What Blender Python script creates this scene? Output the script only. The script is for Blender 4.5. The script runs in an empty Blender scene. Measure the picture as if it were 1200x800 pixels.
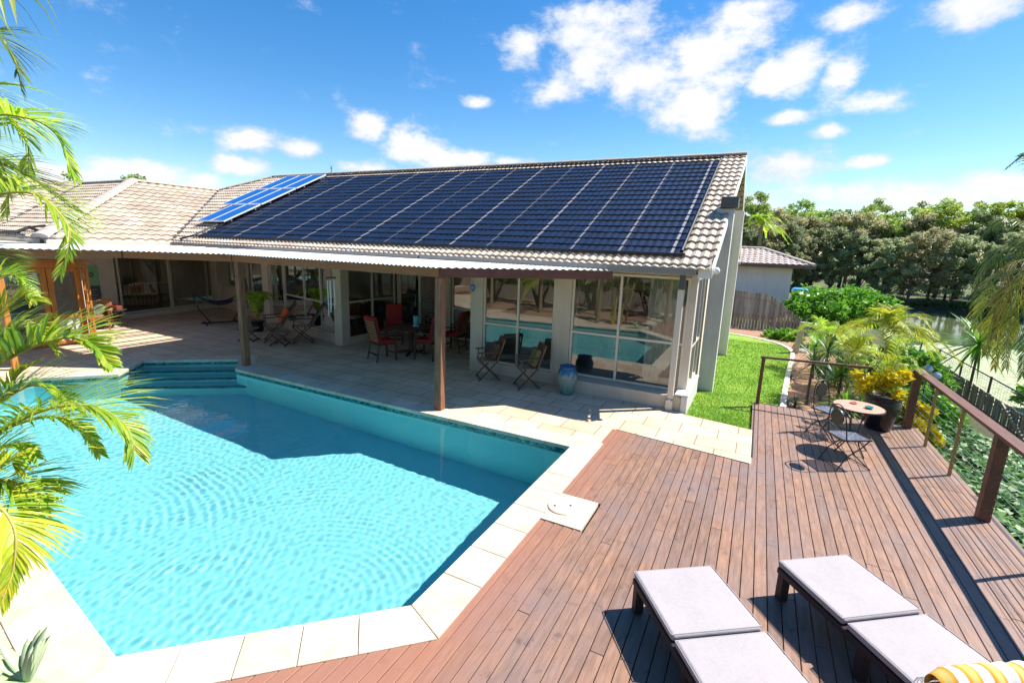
import bpy, math, random
from math import sin, cos, pi, radians, sqrt, atan2
from mathutils import Vector, Matrix, noise
from mathutils.geometry import tessellate_polygon
sc = bpy.context.scene
col = sc.collection
R = random.Random(7)
V = Vector

# ---------------------------------------------------------------- camera
YAW, PIT, ROL, FPX, CH = radians(-26.95), radians(-11.51), radians(2.0), 559.1, 3.0
fw = V((sin(YAW)*cos(PIT), cos(YAW)*cos(PIT), sin(PIT)))
rt = V((cos(YAW), -sin(YAW), 0)); up0 = rt.cross(fw)
rr = rt*cos(ROL)+up0*sin(ROL); uu = -rt*sin(ROL)+up0*cos(ROL)
EYE = V((0, 0, CH))
cd = bpy.data.cameras.new('camera'); cam = bpy.data.objects.new('camera', cd); col.objects.link(cam)
cam.matrix_world = Matrix(((rr.x, uu.x, -fw.x, 0), (rr.y, uu.y, -fw.y, 0), (rr.z, uu.z, -fw.z, CH), (0, 0, 0, 1)))
cd.sensor_width = 36; cd.lens = FPX/1200*36; cd.clip_start = .05; cd.clip_end = 3000
sc.camera = cam
def ray(x, y): return fw + rr*((x-600)/FPX) - uu*((y-400)/FPX)
def PD(x, y, d): return EYE + ray(x, y).normalized()*d          # a measured direction and a distance
def PZ(x, y, z=0):
    d = ray(x, y); return EYE + d*((z-CH)/d.z)

# ---------------------------------------------------------------- helpers
WL = {}
class MB:
    def __init__(s): s.v = []; s.f = []; s.mi = []; s.k = 0
    def add(s, vs, fs):
        b = len(s.v); s.v.extend([tuple(p) for p in vs]); s.f.extend([tuple(i+b for i in f) for f in fs]); s.mi.extend([s.k]*len(fs)); return s
    def box(s, c, d, rot=0, tilt=None):
        x, y, z = d[0]/2, d[1]/2, d[2]/2
        vs = [V((a*x, b*y, e*z)) for e in (-1, 1) for a, b in ((-1, -1), (1, -1), (1, 1), (-1, 1))]
        M = Matrix.Rotation(rot, 3, 'Z')
        if tilt is not None: M = M @ tilt
        c = V(c); vs = [M @ p + c for p in vs]
        return s.add(vs, [(3, 2, 1, 0), (4, 5, 6, 7), (0, 1, 5, 4), (1, 2, 6, 5), (2, 3, 7, 6), (3, 0, 4, 7)])
    def bar(s, p, q, w, h, up=V((0, 0, 1))):
        p, q, up = V(p), V(q), V(up); d = (q-p).normalized(); a = d.cross(up)
        if a.length < 1e-3: a = d.cross(V((0, 1, 0)))
        a.normalize(); b = a.cross(d); a *= w/2; b *= h/2
        vs = [p-a-b, p+a-b, p+a+b, p-a+b, q-a-b, q+a-b, q+a+b, q-a+b]
        return s.add(vs, [(0, 1, 2, 3), (7, 6, 5, 4), (0, 4, 5, 1), (1, 5, 6, 2), (2, 6, 7, 3), (3, 7, 4, 0)])
    def tube(s, pts, r, n=8, caps=True):
        pts = [V(p) for p in pts]; m = len(pts)
        rs = r if isinstance(r, (list, tuple)) else [r]*m
        vs = []; a = None
        for i in range(m):
            t = (pts[min(i+1, m-1)]-pts[max(i-1, 0)]).normalized()
            if a is None: a = t.cross(V((0, 0, 1)));  a = t.cross(V((0, 1, 0))) if a.length < .05 else a
            a = (a - t*a.dot(t)).normalized(); b = t.cross(a)
            vs += [pts[i]+(a*cos(2*pi*k/n)+b*sin(2*pi*k/n))*rs[i] for k in range(n)]
        fs = [(i*n+k, i*n+(k+1) % n, (i+1)*n+(k+1) % n, (i+1)*n+k) for i in range(m-1) for k in range(n)]
        if caps: fs += [tuple(range(n-1, -1, -1)), tuple((m-1)*n+k for k in range(n))]
        return s.add(vs, fs)
    def lathe(s, prof, n=24, c=(0, 0, 0), M=None):
        c = V(c); vs = []
        for r, z in prof:
            for k in range(n):
                p = V((r*cos(2*pi*k/n), r*sin(2*pi*k/n), z)); vs.append((M @ p if M else p)+c)
        fs = [(i*n+k, i*n+(k+1) % n, (i+1)*n+(k+1) % n, (i+1)*n+k) for i in range(len(prof)-1) for k in range(n)]
        if prof[0][0] > .001: fs.append(tuple(range(n-1, -1, -1)))
        if prof[-1][0] > .001: fs.append(tuple((len(prof)-1)*n+k for k in range(n)))
        return s.add(vs, fs)
    def prism(s, poly, z0, z1, holes=()):
        loops = [[V((p[0], p[1], 0)) for p in poly]]+[[V((p[0], p[1], 0)) for p in h] for h in holes]
        flat = [p for l in loops for p in l]; n = len(flat)
        tris = tessellate_polygon(loops)
        vs = [V((p.x, p.y, z1)) for p in flat]+[V((p.x, p.y, z0)) for p in flat]; fs = []
        for t in tris:
            a, b, c = [flat[i] for i in t]
            t = t if (b-a).cross(c-a).z > 0 else t[::-1]
            fs.append(tuple(t)); fs.append(tuple(i+n for i in t[::-1]))
        o = 0
        for l in loops:
            m = len(l)
            for i in range(m):
                j = (i+1) % m; fs.append((o+i, o+j, n+o+j, n+o+i))
            o += m
        return s.add(vs, fs)
    def wall(s, p, q, z0, z1, t):       # vertical panel p->q, thickness t centred
        p, q = V((p[0], p[1])), V((q[0], q[1])); c = (p+q)/2; d = q-p
        return s.box((c.x, c.y, (z0+z1)/2), (d.length, t, z1-z0), atan2(d.y, d.x))
    def build(s, name, mat, parent=None, smooth=False, bevel=0, world=False, segs=2):
        off = V((0, 0, 0))
        if world and parent is not None: off = WL[parent.name]
        me = bpy.data.meshes.new(name); me.from_pydata([V(p)-off for p in s.v] if off.length else s.v, [], s.f)
        ms = mat if isinstance(mat, (list, tuple)) else [mat]
        for m in ms: me.materials.append(m)
        if len(ms) > 1: me.polygons.foreach_set('material_index', s.mi)
        if smooth: me.shade_smooth()
        me.validate()
        o = bpy.data.objects.new(name, me); col.objects.link(o)
        if parent is not None: o.parent = parent; WL[o.name] = WL.get(parent.name, V((0, 0, 0)))
        else: WL[o.name] = V((0, 0, 0))
        if bevel:
            b = o.modifiers.new('bevel', 'BEVEL'); b.width = bevel; b.segments = segs; b.limit_method = 'ANGLE'
        return o
def thing(name, label, cat, loc=(0, 0, 0), rz=0, group=None):
    o = bpy.data.objects.new(name, None); col.objects.link(o); o.empty_display_size = .1
    o.location = loc; o.rotation_euler = (0, 0, rz); WL[o.name] = V(loc)
    o['label'] = label; o['category'] = cat
    if group: o['group'] = group
    return o
def tag(o, label, cat, group=None):
    o['label'] = label; o['category'] = cat
    if group: o['group'] = group
    return o
def struct(o): o['kind'] = 'structure'; return o
def stuff(o, label, cat): o['kind'] = 'stuff'; o['label'] = label; o['category'] = cat; return o
def dup(root, loc, rz=0, label=None, group=None, scale=None):
    def cp(o, par):
        c = o.copy(); col.objects.link(c); c.parent = par
        for ch in list(o.children): cp(ch, c)
        return c
    r = cp(root, None); r.location = loc; r.rotation_euler = (0, 0, rz)
    if scale: r.scale = (scale, scale, scale) if not isinstance(scale, tuple) else scale
    if label: r['label'] = label
    if group: r['group'] = group
    return r

# ---------------------------------------------------------------- materials
def newmat(name):
    m = bpy.data.materials.new(name); m.use_nodes = True; nt = m.node_tree; b = nt.nodes['Principled BSDF']
    return m, nt, b
def N(nt, t, **k):
    n = nt.nodes.new(t)
    for a, b in k.items():
        if hasattr(n, a): setattr(n, a, b)
        else: n.inputs[a.replace('_', ' ')].default_value = b
    return n
def ramp(nt, fac, stops):
    r = nt.nodes.new('ShaderNodeValToRGB'); e = r.color_ramp.elements
    while len(e) < len(stops): e.new(.5)
    for i, (p, c) in enumerate(stops): e[i].position = p; e[i].color = (*c, 1)
    nt.links.new(fac, r.inputs[0]); return r.outputs[0]
def mix(nt, f, a, b, mode='MIX'):
    m = nt.nodes.new('ShaderNodeMix'); m.data_type = 'RGBA'; m.blend_type = mode
    for i, x in ((0, f), (6, a), (7, b)):
        if hasattr(x, 'links'): nt.links.new(x, m.inputs[i])
        elif i == 0: m.inputs[i].default_value = x
        else: m.inputs[i].default_value = (*x, 1)
    return m.outputs[2]
def coords(nt, sc_=(1, 1, 1), rot=(0, 0, 0)):
    t = nt.nodes.new('ShaderNodeTexCoord'); m = nt.nodes.new('ShaderNodeMapping'); m.inputs['Scale'].default_value = sc_; m.inputs['Rotation'].default_value = rot
    nt.links.new(t.outputs['Object'], m.inputs[0]); return m.outputs[0]
def noise_(nt, vec, scale, detail=4, rough=.55):
    n = nt.nodes.new('ShaderNodeTexNoise'); n.inputs['Scale'].default_value = scale; n.inputs['Detail'].default_value = detail; n.inputs['Roughness'].default_value = rough
    nt.links.new(vec, n.inputs['Vector']); return n.outputs[0]
def bump(nt, b, h, st, dist=.01):
    n = nt.nodes.new('ShaderNodeBump'); n.inputs['Strength'].default_value = st; n.inputs['Distance'].default_value = dist
    nt.links.new(h, n.inputs['Height']); nt.links.new(n.outputs[0], b.inputs['Normal']); return n
def simple(name, c, rough=.6, var=.18, scale=6, bmp=.15, metal=0, c2=None, island=0, stretch=(1, 1, 1), spec=.5, bscale=None):
    m, nt, b = newmat(name); v = coords(nt, stretch)
    n = noise_(nt, v, scale)
    c2 = c2 or tuple(x*(1-var) for x in c); c1 = tuple(min(1, x*(1+var*.6)) for x in c) if c2 is None else c
    o = ramp(nt, n, [(.3, c2), (.7, c1)])
    if 'render' in name:
        st = noise_(nt, coords(nt, (7, 7, .7)), 1, 6, .6); o = mix(nt, .3, o, ramp(nt, st, [(.3, (.72, .69, .64)), (.55, (1, 1, 1))]), 'MULTIPLY')
    if island:
        g = nt.nodes.new('ShaderNodeNewGeometry')
        r = ramp(nt, g.outputs['Random Per Island'], [(0, (1-island,)*3), (1, (1+island*.6,)*3)])
        o = mix(nt, 1, o, r, 'MULTIPLY')
    nt.links.new(o, b.inputs['Base Color']); b.inputs['Roughness'].default_value = rough; b.inputs['Metallic'].default_value = metal
    b.inputs['Specular IOR Level'].default_value = spec
    if bmp: bump(nt, b, noise_(nt, v, bscale or scale*8, 5), bmp)
    return m
M = {}
M['cream'] = simple('cream_render', (.66, .58, .47), .8, .08, 2.5, .25, bscale=60)
M['cream_dark'] = simple('taupe_render', (.60, .51, .39), .8, .1, 2.5, .25, bscale=60)
M['white_wall'] = simple('grey_render', (.62, .59, .56), .8, .07, 1.5, .2, bscale=60)
M['frame'] = simple('cream_aluminium', (.66, .58, .46), .4, .04, 3, 0)
M['gutter'] = simple('gutter_metal', (.27, .24, .20), .45, .15, 5, .05)
M['gutter_dark'] = simple('dark_gutter_metal', (.085, .08, .075), .45, .15, 5, .05)
M['pipe'] = simple('cream_pipe', (.66, .58, .48), .45, .05, 3, 0)
M['awning'] = simple('corrugated_steel', (.74, .76, .8), .35, .1, 2, .03, stretch=(1, 6, 1))
M['beam'] = simple('stained_beam', (.36, .13, .04), .6, .3, 4, .2, c2=(.22, .085, .03), stretch=(1, 1, 12))
M['beam_red'] = simple('red_stained_beam', (.17, .055, .035), .6, .3, 4, .2, c2=(.11, .035, .022))
M['post'] = simple('weathered_post', (.36, .155, .075), .7, .3, 14, .5, c2=(.15, .065, .036), stretch=(3, 3, .25))
M['orange_wood'] = simple('orange_timber', (.62, .24, .045), .45, .3, 8, .1, c2=(.42, .15, .03), stretch=(3, 3, .3))
M['dark_wood'] = simple('dark_timber', (.10, .045, .025), .5, .3, 9, .1, c2=(.05, .022, .014), island=.3)
M['mid_wood'] = simple('folding_chair_wood', (.20, .085, .045), .5, .3, 9, .1, c2=(.10, .04, .022), island=.3)
M['rail'] = simple('rail_timber', (.20, .075, .045), .5, .3, 7, .15, c2=(.10, .042, .028), stretch=(3, .3, 3))
M['brass'] = simple('timber_baluster', (.42, .27, .09), .45, .15, 6, .05)
M['wire'] = simple('steel_wire', (.6, .62, .62), .3, .05, 5, 0, metal=1)
M['black_metal'] = simple('black_metal', (.025, .022, .025), .45, .2, 12, .05)
M['black'] = simple('black_plastic', (.018, .018, .02), .5, .2, 8, .05)
M['fabric_red'] = simple('red_fabric', (.36, .02, .018), .85, .2, 12, .2)
M['fabric_orange'] = simple('orange_fabric', (.75, .13, .02), .85, .2, 12, .2)
M['navy'] = simple('navy_fabric', (.02, .03, .08), .8, .2, 8, .2)
M['wicker'] = simple('wicker', (.42, .2, .08), .6, .3, 70, .8, c2=(.2, .09, .035))
M['glass_dark'] = simple('dark_interior', (.03, .025, .022), .6, .2, 3, 0)
M['curtain'] = simple('cream_curtain', (.8, .77, .66), .9, .06, 3, .1)
M['inner_wall'] = simple('interior_wall', (.34, .29, .23), .8, .05, 3, 0)
M['inner_floor'] = simple('interior_floor', (.5, .48, .46), .5, .06, 3, 0)
M['ottoman'] = simple('grey_leather', (.14, .125, .11), .5, .1, 5, .1)
M['brown_wood'] = simple('cabinet_wood', (.2, .07, .03), .5, .2, 5, .1)
M['blue_tarp'] = simple('blue_plastic', (.01, .28, .62), .5, .1, 4, .1)
M['white'] = simple('white_paint', (.78, .77, .75), .5, .04, 4, .03)
M['pink_stone'] = simple('terracotta_mosaic', (.80, .36, .26), .5, .3, 50, .3, c2=(.6, .25, .17))
M['teal'] = simple('teal_glass', (.02, .32, .3), .2, .1, 8, 0)
M['grey_stone'] = simple('grey_stone', (.36, .33, .3), .8, .3, 8, .4)
M['soil'] = simple('soil', (.13, .085, .055), .95, .4, 10, .8)
M['mulch'] = simple('bark_mulch', (.46, .27, .17), .95, .35, 18, .9, c2=(.22, .12, .075))
M['edging'] = simple('concrete_edging', (.72, .66, .56), .8, .1, 5, .2)
M['fence'] = simple('weathered_paling', (.40, .34, .29), .85, .3, 7, .4, c2=(.2, .165, .14), island=.4, stretch=(4, 4, .4))
M['lp_post'] = simple('grey_timber', (.42, .36, .28), .85, .25, 7, .4, stretch=(4, 4, .5))
M['bark'] = simple('bark', (.16, .12, .09), .9, .3, 6, .6, c2=(.07, .052, .04), stretch=(4, 4, 1))
M['palm_trunk'] = simple('palm_trunk', (.34, .25, .14), .8, .3, 6, .5, c2=(.18, .14, .08), stretch=(1, 1, 10))
M['cane'] = simple('yellow_cane', (.52, .38, .08), .55, .25, 7, .2, c2=(.25, .26, .05))
M['lavender_wall'] = simple('lilac_render', (.82, .70, .72), .85, .05, 2, .1)
M['brown_fascia'] = simple('brown_fascia', (.16, .09, .07), .5, .1, 4, 0)
def cushion_mat():
    m, nt, b = newmat('pale_cushion'); v = coords(nt)
    o = ramp(nt, noise_(nt, v, 2.5, 5), [(.3, (.37, .335, .335)), (.7, (.41, .37, .375))]); w1 = noise_(nt, coords(nt, (260, 26, 26)), 1, 2); w2 = noise_(nt, coords(nt, (26, 260, 26)), 1, 2)
    o = mix(nt, .35, o, ramp(nt, w1, [(.3, (.8, .8, .8)), (.7, (1.15, 1.15, 1.15))]), 'MULTIPLY'); o = mix(nt, .35, o, ramp(nt, w2, [(.3, (.8, .8, .8)), (.7, (1.15, 1.15, 1.15))]), 'MULTIPLY')
    sp = noise_(nt, v, 11, 4, .6); o = mix(nt, ramp(nt, sp, [(.66, (0, 0, 0)), (.78, (.35, .35, .35))]), o, (.25, .22, .2))
    nt.links.new(o, b.inputs['Base Color']); b.inputs['Roughness'].default_value = .92; bump(nt, b, noise_(nt, v, 3.5, 3, .45), .3, .04); return m
M['cushion'] = cushion_mat()
M['wicker_dark'] = simple('dark_wicker', (.035, .02, .022), .5, .3, 90, .7)
M['sage'] = simple('sage_paint', (.26, .34, .27), .5, .1, 4, 0)

def pave_mat():
    m, nt, b = newmat('sandstone_pavers'); v = coords(nt)
    br = nt.nodes.new('ShaderNodeTexBrick'); nt.links.new(v, br.inputs['Vector'])
    br.offset = 0.5; br.inputs['Scale'].default_value = 1; br.inputs['Brick Width'].default_value = .6; br.inputs['Row Height'].default_value = .45
    br.inputs['Mortar Size'].default_value = .009; br.inputs['Mortar Smooth'].default_value = .3; br.inputs['Bias'].default_value = 0
    br.inputs['Color1'].default_value = (.60, .47, .33, 1); br.inputs['Color2'].default_value = (.68, .56, .42, 1); br.inputs['Mortar'].default_value = (.22, .15, .09, 1)
    n = noise_(nt, v, 1.3, 6, .6); st = ramp(nt, n, [(.3, (.82, .78, .72)), (.62, (1.04, 1.03, 1.02))])
    o = mix(nt, 1, br.outputs['Color'], st, 'MULTIPLY')
    n3 = noise_(nt, v, 30, 4, .7); o = mix(nt, .5, o, ramp(nt, n3, [(.3, (.86, .84, .82)), (.7, (1.08, 1.08, 1.08))]), 'MULTIPLY')
    nt.links.new(o, b.inputs['Base Color']); b.inputs['Roughness'].default_value = .75
    ad = N(nt, 'ShaderNodeMath', operation='MULTIPLY_ADD'); nt.links.new(br.outputs['Fac'], ad.inputs[0]); ad.inputs[1].default_value = -1; nt.links.new(n3, ad.inputs[2])
    bump(nt, b, ad.outputs[0], .35, .006); return m
M['pave'] = pave_mat()
M['coping'] = simple('sandstone_coping', (.70, .61, .48), .7, .12, 5, .3, c2=(.56, .46, .33), island=.14, bscale=40)
def deck_mat():
    m, nt, b = newmat('deck_boards'); v = coords(nt, (1, .12, 1)); v2 = coords(nt)
    g = nt.nodes.new('ShaderNodeNewGeometry'); rp = g.outputs['Random Per Island']
    off = N(nt, 'ShaderNodeVectorMath', operation='MULTIPLY_ADD'); nt.links.new(rp, off.inputs[0]); off.inputs[1].default_value = (37, 91, 0); nt.links.new(v, off.inputs[2])
    base = ramp(nt, rp, [(0, (.205, .122, .087)), (.35, (.24, .14, .098)), (.65, (.27, .155, .105)), (1, (.30, .165, .102))])
    gr = noise_(nt, off.outputs[0], 28, 6, .65); o = mix(nt, 1, base, ramp(nt, gr, [(.3, (.62, .58, .56)), (.7, (1.3, 1.28, 1.25))]), 'MULTIPLY')
    big = noise_(nt, v2, 1.1, 5, .6); o = mix(nt, ramp(nt, big, [(.42, (0, 0, 0)), (.66, (.7, .7, .7))]), o, (.21, .15, .14))
    spk = noise_(nt, v2, 5, 5, .7); o = mix(nt, ramp(nt, spk, [(.58, (0, 0, 0)), (.72, (.75, .75, .75))]), o, (.075, .048, .05))
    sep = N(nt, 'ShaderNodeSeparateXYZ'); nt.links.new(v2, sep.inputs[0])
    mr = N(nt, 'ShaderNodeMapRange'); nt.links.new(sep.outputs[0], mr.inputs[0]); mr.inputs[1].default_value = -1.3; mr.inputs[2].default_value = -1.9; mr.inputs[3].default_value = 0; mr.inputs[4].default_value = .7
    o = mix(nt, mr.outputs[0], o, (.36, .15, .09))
    nt.links.new(o, b.inputs['Base Color']); b.inputs['Roughness'].default_value = .55; bump(nt, b, gr, .3, .004); return m
M['deck'] = deck_mat()
def tile_mat(name, c, c2):
    m, nt, b = newmat(name); v = coords(nt)
    n = noise_(nt, v, 1.2, 6, .6); n2 = noise_(nt, v, 14, 5, .7)
    o = ramp(nt, n, [(.3, c2), (.7, c)]); o = mix(nt, .6, o, ramp(nt, n2, [(.3, (.7, .68, .66)), (.65, (1.1, 1.1, 1.1))]), 'MULTIPLY')
    at = nt.nodes.new('ShaderNodeAttribute'); at.attribute_name = 'tint'; o = mix(nt, 1, o, at.outputs['Color'], 'MULTIPLY')
    nt.links.new(o, b.inputs['Base Color']); b.inputs['Roughness'].default_value = .75; bump(nt, b, n2, .3, .01); return m
M['tile'] = tile_mat('concrete_roof_tiles', (.58, .48, .38), (.46, .375, .29))
M['tile_pink'] = tile_mat('pink_roof_tiles', (.66, .55, .49), (.56, .44, .38))
M['ridge'] = simple('ridge_mortar', (.50, .43, .36), .8, .2, 4, .3)
M['mat'] = simple('heating_mat_rubber', (.011, .015, .036), .36, .4, 3, .1, c2=(.006, .009, .022), spec=.6)
M['mat_joint'] = simple('pale_joint_strip', (.24, .23, .24), .5, .2, 5, .1)
def pv_mat():
    m, nt, b = newmat('photovoltaic_cells'); v = coords(nt, (1, 1, 0))
    br = nt.nodes.new('ShaderNodeTexBrick'); nt.links.new(v, br.inputs['Vector']); br.offset = 0
    br.inputs['Scale'].default_value = 1; br.inputs['Brick Width'].default_value = .13; br.inputs['Row Height'].default_value = .118; br.inputs['Mortar Size'].default_value = .003
    br.inputs['Color1'].default_value = (.008, .085, .36, 1); br.inputs['Color2'].default_value = (.01, .1, .4, 1); br.inputs['Mortar'].default_value = (.03, .16, .42, 1)
    nt.links.new(br.outputs['Color'], b.inputs['Base Color']); b.inputs['Roughness'].default_value = .22; return m
M['pv'] = pv_mat()
def leafm(name, cols, rough=.5, trans=.35, spec=.5):
    m, nt, b = newmat(name); g = nt.nodes.new('ShaderNodeNewGeometry'); oi = nt.nodes.new('ShaderNodeObjectInfo')
    v = coords(nt); n = noise_(nt, v, .8, 3)
    a = N(nt, 'ShaderNodeMath', operation='MULTIPLY_ADD'); nt.links.new(n, a.inputs[0]); a.inputs[1].default_value = .7; nt.links.new(g.outputs['Random Per Island'], a.inputs[2])
    a2 = N(nt, 'ShaderNodeMath', operation='MULTIPLY_ADD'); nt.links.new(a.outputs[0], a2.inputs[0]); a2.inputs[1].default_value = .62; a2.inputs[2].default_value = 0
    k = len(cols); o = ramp(nt, a2.outputs[0], [(.1+.8*i/(k-1), c) for i, c in enumerate(cols)])
    h = N(nt, 'ShaderNodeHueSaturation'); nt.links.new(o, h.inputs['Color'])
    mr = N(nt, 'ShaderNodeMapRange'); nt.links.new(oi.outputs['Random'], mr.inputs[0]); mr.inputs[3].default_value = .8; mr.inputs[4].default_value = 1.2; nt.links.new(mr.outputs[0], h.inputs['Value'])
    nt.links.new(h.outputs[0], b.inputs['Base Color']); b.inputs['Roughness'].default_value = rough; b.inputs['Specular IOR Level'].default_value = spec
    t = nt.nodes.new('ShaderNodeBsdfTranslucent'); nt.links.new(h.outputs[0], t.inputs[0])
    ms = nt.nodes.new('ShaderNodeMixShader'); ms.inputs[0].default_value = trans
    nt.links.new(b.outputs[0], ms.inputs[1]); nt.links.new(t.outputs[0], ms.inputs[2])
    nt.links.new(ms.outputs[0], nt.nodes['Material Output'].inputs[0]); return m
M['palm'] = leafm('palm_leaflets', [(.14, .32, .025), (.3, .52, .04), (.5, .64, .06), (.8, .72, .09)], .4, .55)
M['palm_y'] = leafm('golden_palm_leaflets', [(.18, .36, .03), (.38, .52, .04), (.62, .62, .05), (.78, .6, .06)], .4, .45)
M['palm_d'] = leafm('dark_palm_leaflets', [(.05, .11, .03), (.11, .2, .04), (.22, .3, .06), (.42, .4, .07)], .35, .4)
M['palm_y2'] = leafm('yellowing_fronds', [(.09, .15, .03), (.25, .3, .04), (.55, .48, .05), (.62, .4, .04)], .45, .45)
M['palm_dry'] = leafm('dry_palm_leaflets', [(.1, .1, .03), (.3, .22, .07), (.42, .3, .12)], .6, .3)
M['euc'] = leafm('eucalypt_leaves', [(.16, .24, .05), (.3, .42, .08), (.44, .56, .12)], .5, .5)
M['euc2'] = leafm('yellow_green_leaves', [(.24, .32, .05), (.42, .52, .08), (.6, .66, .14)], .5, .5)
M['casu'] = leafm('casuarina_needles', [(.20, .26, .13), (.34, .40, .21), (.50, .54, .30)], .7, .6)
M['casu2'] = leafm('brownish_needles', [(.27, .28, .15), (.44, .42, .23), (.58, .53, .30)], .7, .6)
M['shrub'] = leafm('shrub_leaves', [(.06, .17, .018), (.14, .34, .025), (.26, .48, .05)], .4, .4)
M['shrub_d'] = leafm('dark_shrub_leaves', [(.02, .05, .012), (.075, .15, .03), (.14, .24, .05)], .45, .3)
M['ivy'] = leafm('ivy_leaves', [(.016, .06, .014), (.06, .19, .035), (.24, .42, .09)], .45, .2, .35)
M['cordy'] = leafm('cordyline_leaves', [(.03, .07, .02), (.06, .13, .03), (.14, .24, .05)], .4, .3)
M['yellow'] = leafm('yellow_leaves', [(.6, .5, .01), (.85, .68, .01), (.88, .78, .05)], .5, .45)
M['agave'] = simple('agave_leaf', (.50, .58, .42), .5, .2, 4, .05, c2=(.36, .50, .22))
M['grassb'] = leafm('grass_blades', [(.14, .3, .02), (.24, .45, .035), (.38, .55, .07)], .5, .4)
def lawn_mat():
    m, nt, b = newmat('lawn_grass'); v = coords(nt)
    o = ramp(nt, noise_(nt, v, .9, 5, .65), [(.3, (.13, .29, .02)), (.5, (.2, .38, .03)), (.68, (.34, .45, .06)), (.8, (.45, .4, .15))])
    n = noise_(nt, v, 45, 6, .8); o = mix(nt, .8, o, ramp(nt, n, [(.35, (.45, .5, .4)), (.65, (1.35, 1.3, 1.2))]), 'MULTIPLY')
    nt.links.new(o, b.inputs['Base Color']); b.inputs['Roughness'].default_value = .9; bump(nt, b, n, .8, .04); return m
M['lawn'] = lawn_mat()
def ground_mat():
    m, nt, b = newmat('ground_scrub'); v = coords(nt)
    o = ramp(nt, noise_(nt, v, .25, 6, .65), [(.3, (.07, .055, .035)), (.5, (.09, .11, .03)), (.7, (.16, .2, .05))])
    n = noise_(nt, v, 9, 6, .8); o = mix(nt, .8, o, ramp(nt, n, [(.35, (.5, .5, .5)), (.65, (1.3, 1.3, 1.3))]), 'MULTIPLY')
    nt.links.new(o, b.inputs['Base Color']); b.inputs['Roughness'].default_value = .95; bump(nt, b, n, .8, .1); return m
M['ground'] = ground_mat()
def lake_mat():
    m, nt, b = newmat('lake_water'); v = coords(nt, (1, .5, 1)); b.inputs['Base Color'].default_value = (.09, .12, .045, 1); b.inputs['Specular IOR Level'].default_value = .22
    b.inputs['Roughness'].default_value = .08; b.inputs['IOR'].default_value = 1.33; bump(nt, b, noise_(nt, v, 3, 4), .05, .03); return m
M['lake'] = lake_mat()
def algae_mat():
    m, nt, b = newmat('floating_pondweed'); v = coords(nt)
    n = noise_(nt, v, 7, 5, .7); o = ramp(nt, n, [(.35, (.12, .15, .05)), (.5, (.34, .37, .2)), (.7, (.5, .52, .34))])
    nt.links.new(o, b.inputs['Base Color']); b.inputs['Roughness'].default_value = .7
    v2 = coords(nt, (1, .45, 1)); big = noise_(nt, v2, .55, 7, .62)
    sep = N(nt, 'ShaderNodeSeparateXYZ'); nt.links.new(coords(nt), sep.inputs[0])
    def mr(s_, a, c, d, e):
        q = N(nt, 'ShaderNodeMapRange'); nt.links.new(s_, q.inputs[0]); q.inputs[1].default_value = a; q.inputs[2].default_value = c; q.inputs[3].default_value = d; q.inputs[4].default_value = e; return q.outputs[0]
    ad = N(nt, 'ShaderNodeMath', operation='ADD'); nt.links.new(big, ad.inputs[0]); nt.links.new(mr(sep.outputs[1], 36, 46, .2, -.2), ad.inputs[1])
    al = mr(ad.outputs[0], .47, .5, 0, 1)
    nt.links.new(al, b.inputs['Alpha']); return m
M['algae'] = algae_mat()
def glass_mat(name, tint, k=1.0, base=.0):
    m = bpy.data.materials.new(name); m.use_nodes = True; nt = m.node_tree; nt.nodes.clear()
    o = N(nt, 'ShaderNodeOutputMaterial'); t = N(nt, 'ShaderNodeBsdfTransparent'); t.inputs[0].default_value = (*tint, 1)
    g = N(nt, 'ShaderNodeBsdfGlossy'); g.inputs['Roughness'].default_value = 0.0; g.inputs[0].default_value = (.97, 1, .98, 1)
    f = N(nt, 'ShaderNodeFresnel'); f.inputs[0].default_value = 1.5
    mu = N(nt, 'ShaderNodeMath', operation='MULTIPLY_ADD'); mu.use_clamp = True; nt.links.new(f.outputs[0], mu.inputs[0]); mu.inputs[1].default_value = k; mu.inputs[2].default_value = base
    x = N(nt, 'ShaderNodeMixShader'); nt.links.new(mu.outputs[0], x.inputs[0]); nt.links.new(t.outputs[0], x.inputs[1]); nt.links.new(g.outputs[0], x.inputs[2]); nt.links.new(x.outputs[0], o.inputs[0]); return m
M['glass'] = glass_mat('window_glass', (.72, .75, .70), 1.6, .075)
M['glass_clear'] = glass_mat('clear_glass', (.85, .88, .86), 1.5, .02)
M['screen'] = simple('navy_fly_screen', (.03, .036, .055), .7, .1, 30, 0)
def water_mat():
    m = bpy.data.materials.new('pool_water'); m.use_nodes = True; nt = m.node_tree; nt.nodes.clear()
    o = N(nt, 'ShaderNodeOutputMaterial'); g = N(nt, 'ShaderNodeBsdfGlass'); g.inputs['IOR'].default_value = 1.33; g.inputs['Roughness'].default_value = 0
    g.inputs['Color'].default_value = (.86, .985, 1, 1)
    nt.links.new(g.outputs[0], o.inputs[0]); return m
M['water'] = water_mat()
def pool_mat():
    m, nt, b = newmat('pool_plaster'); v = coords(nt)
    o = ramp(nt, noise_(nt, v, 1.5, 4), [(.3, (.28, .72, .73)), (.7, (.32, .76, .77))])
    n = noise_(nt, v, 60, 3, .7); o = mix(nt, .5, o, ramp(nt, n, [(.35, (.82, .84, .85)), (.65, (1.1, 1.1, 1.1))]), 'MULTIPLY')
    nt.links.new(o, b.inputs['Base Color']); b.inputs['Roughness'].default_value = .7; return m
M['pool'] = pool_mat()
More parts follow.
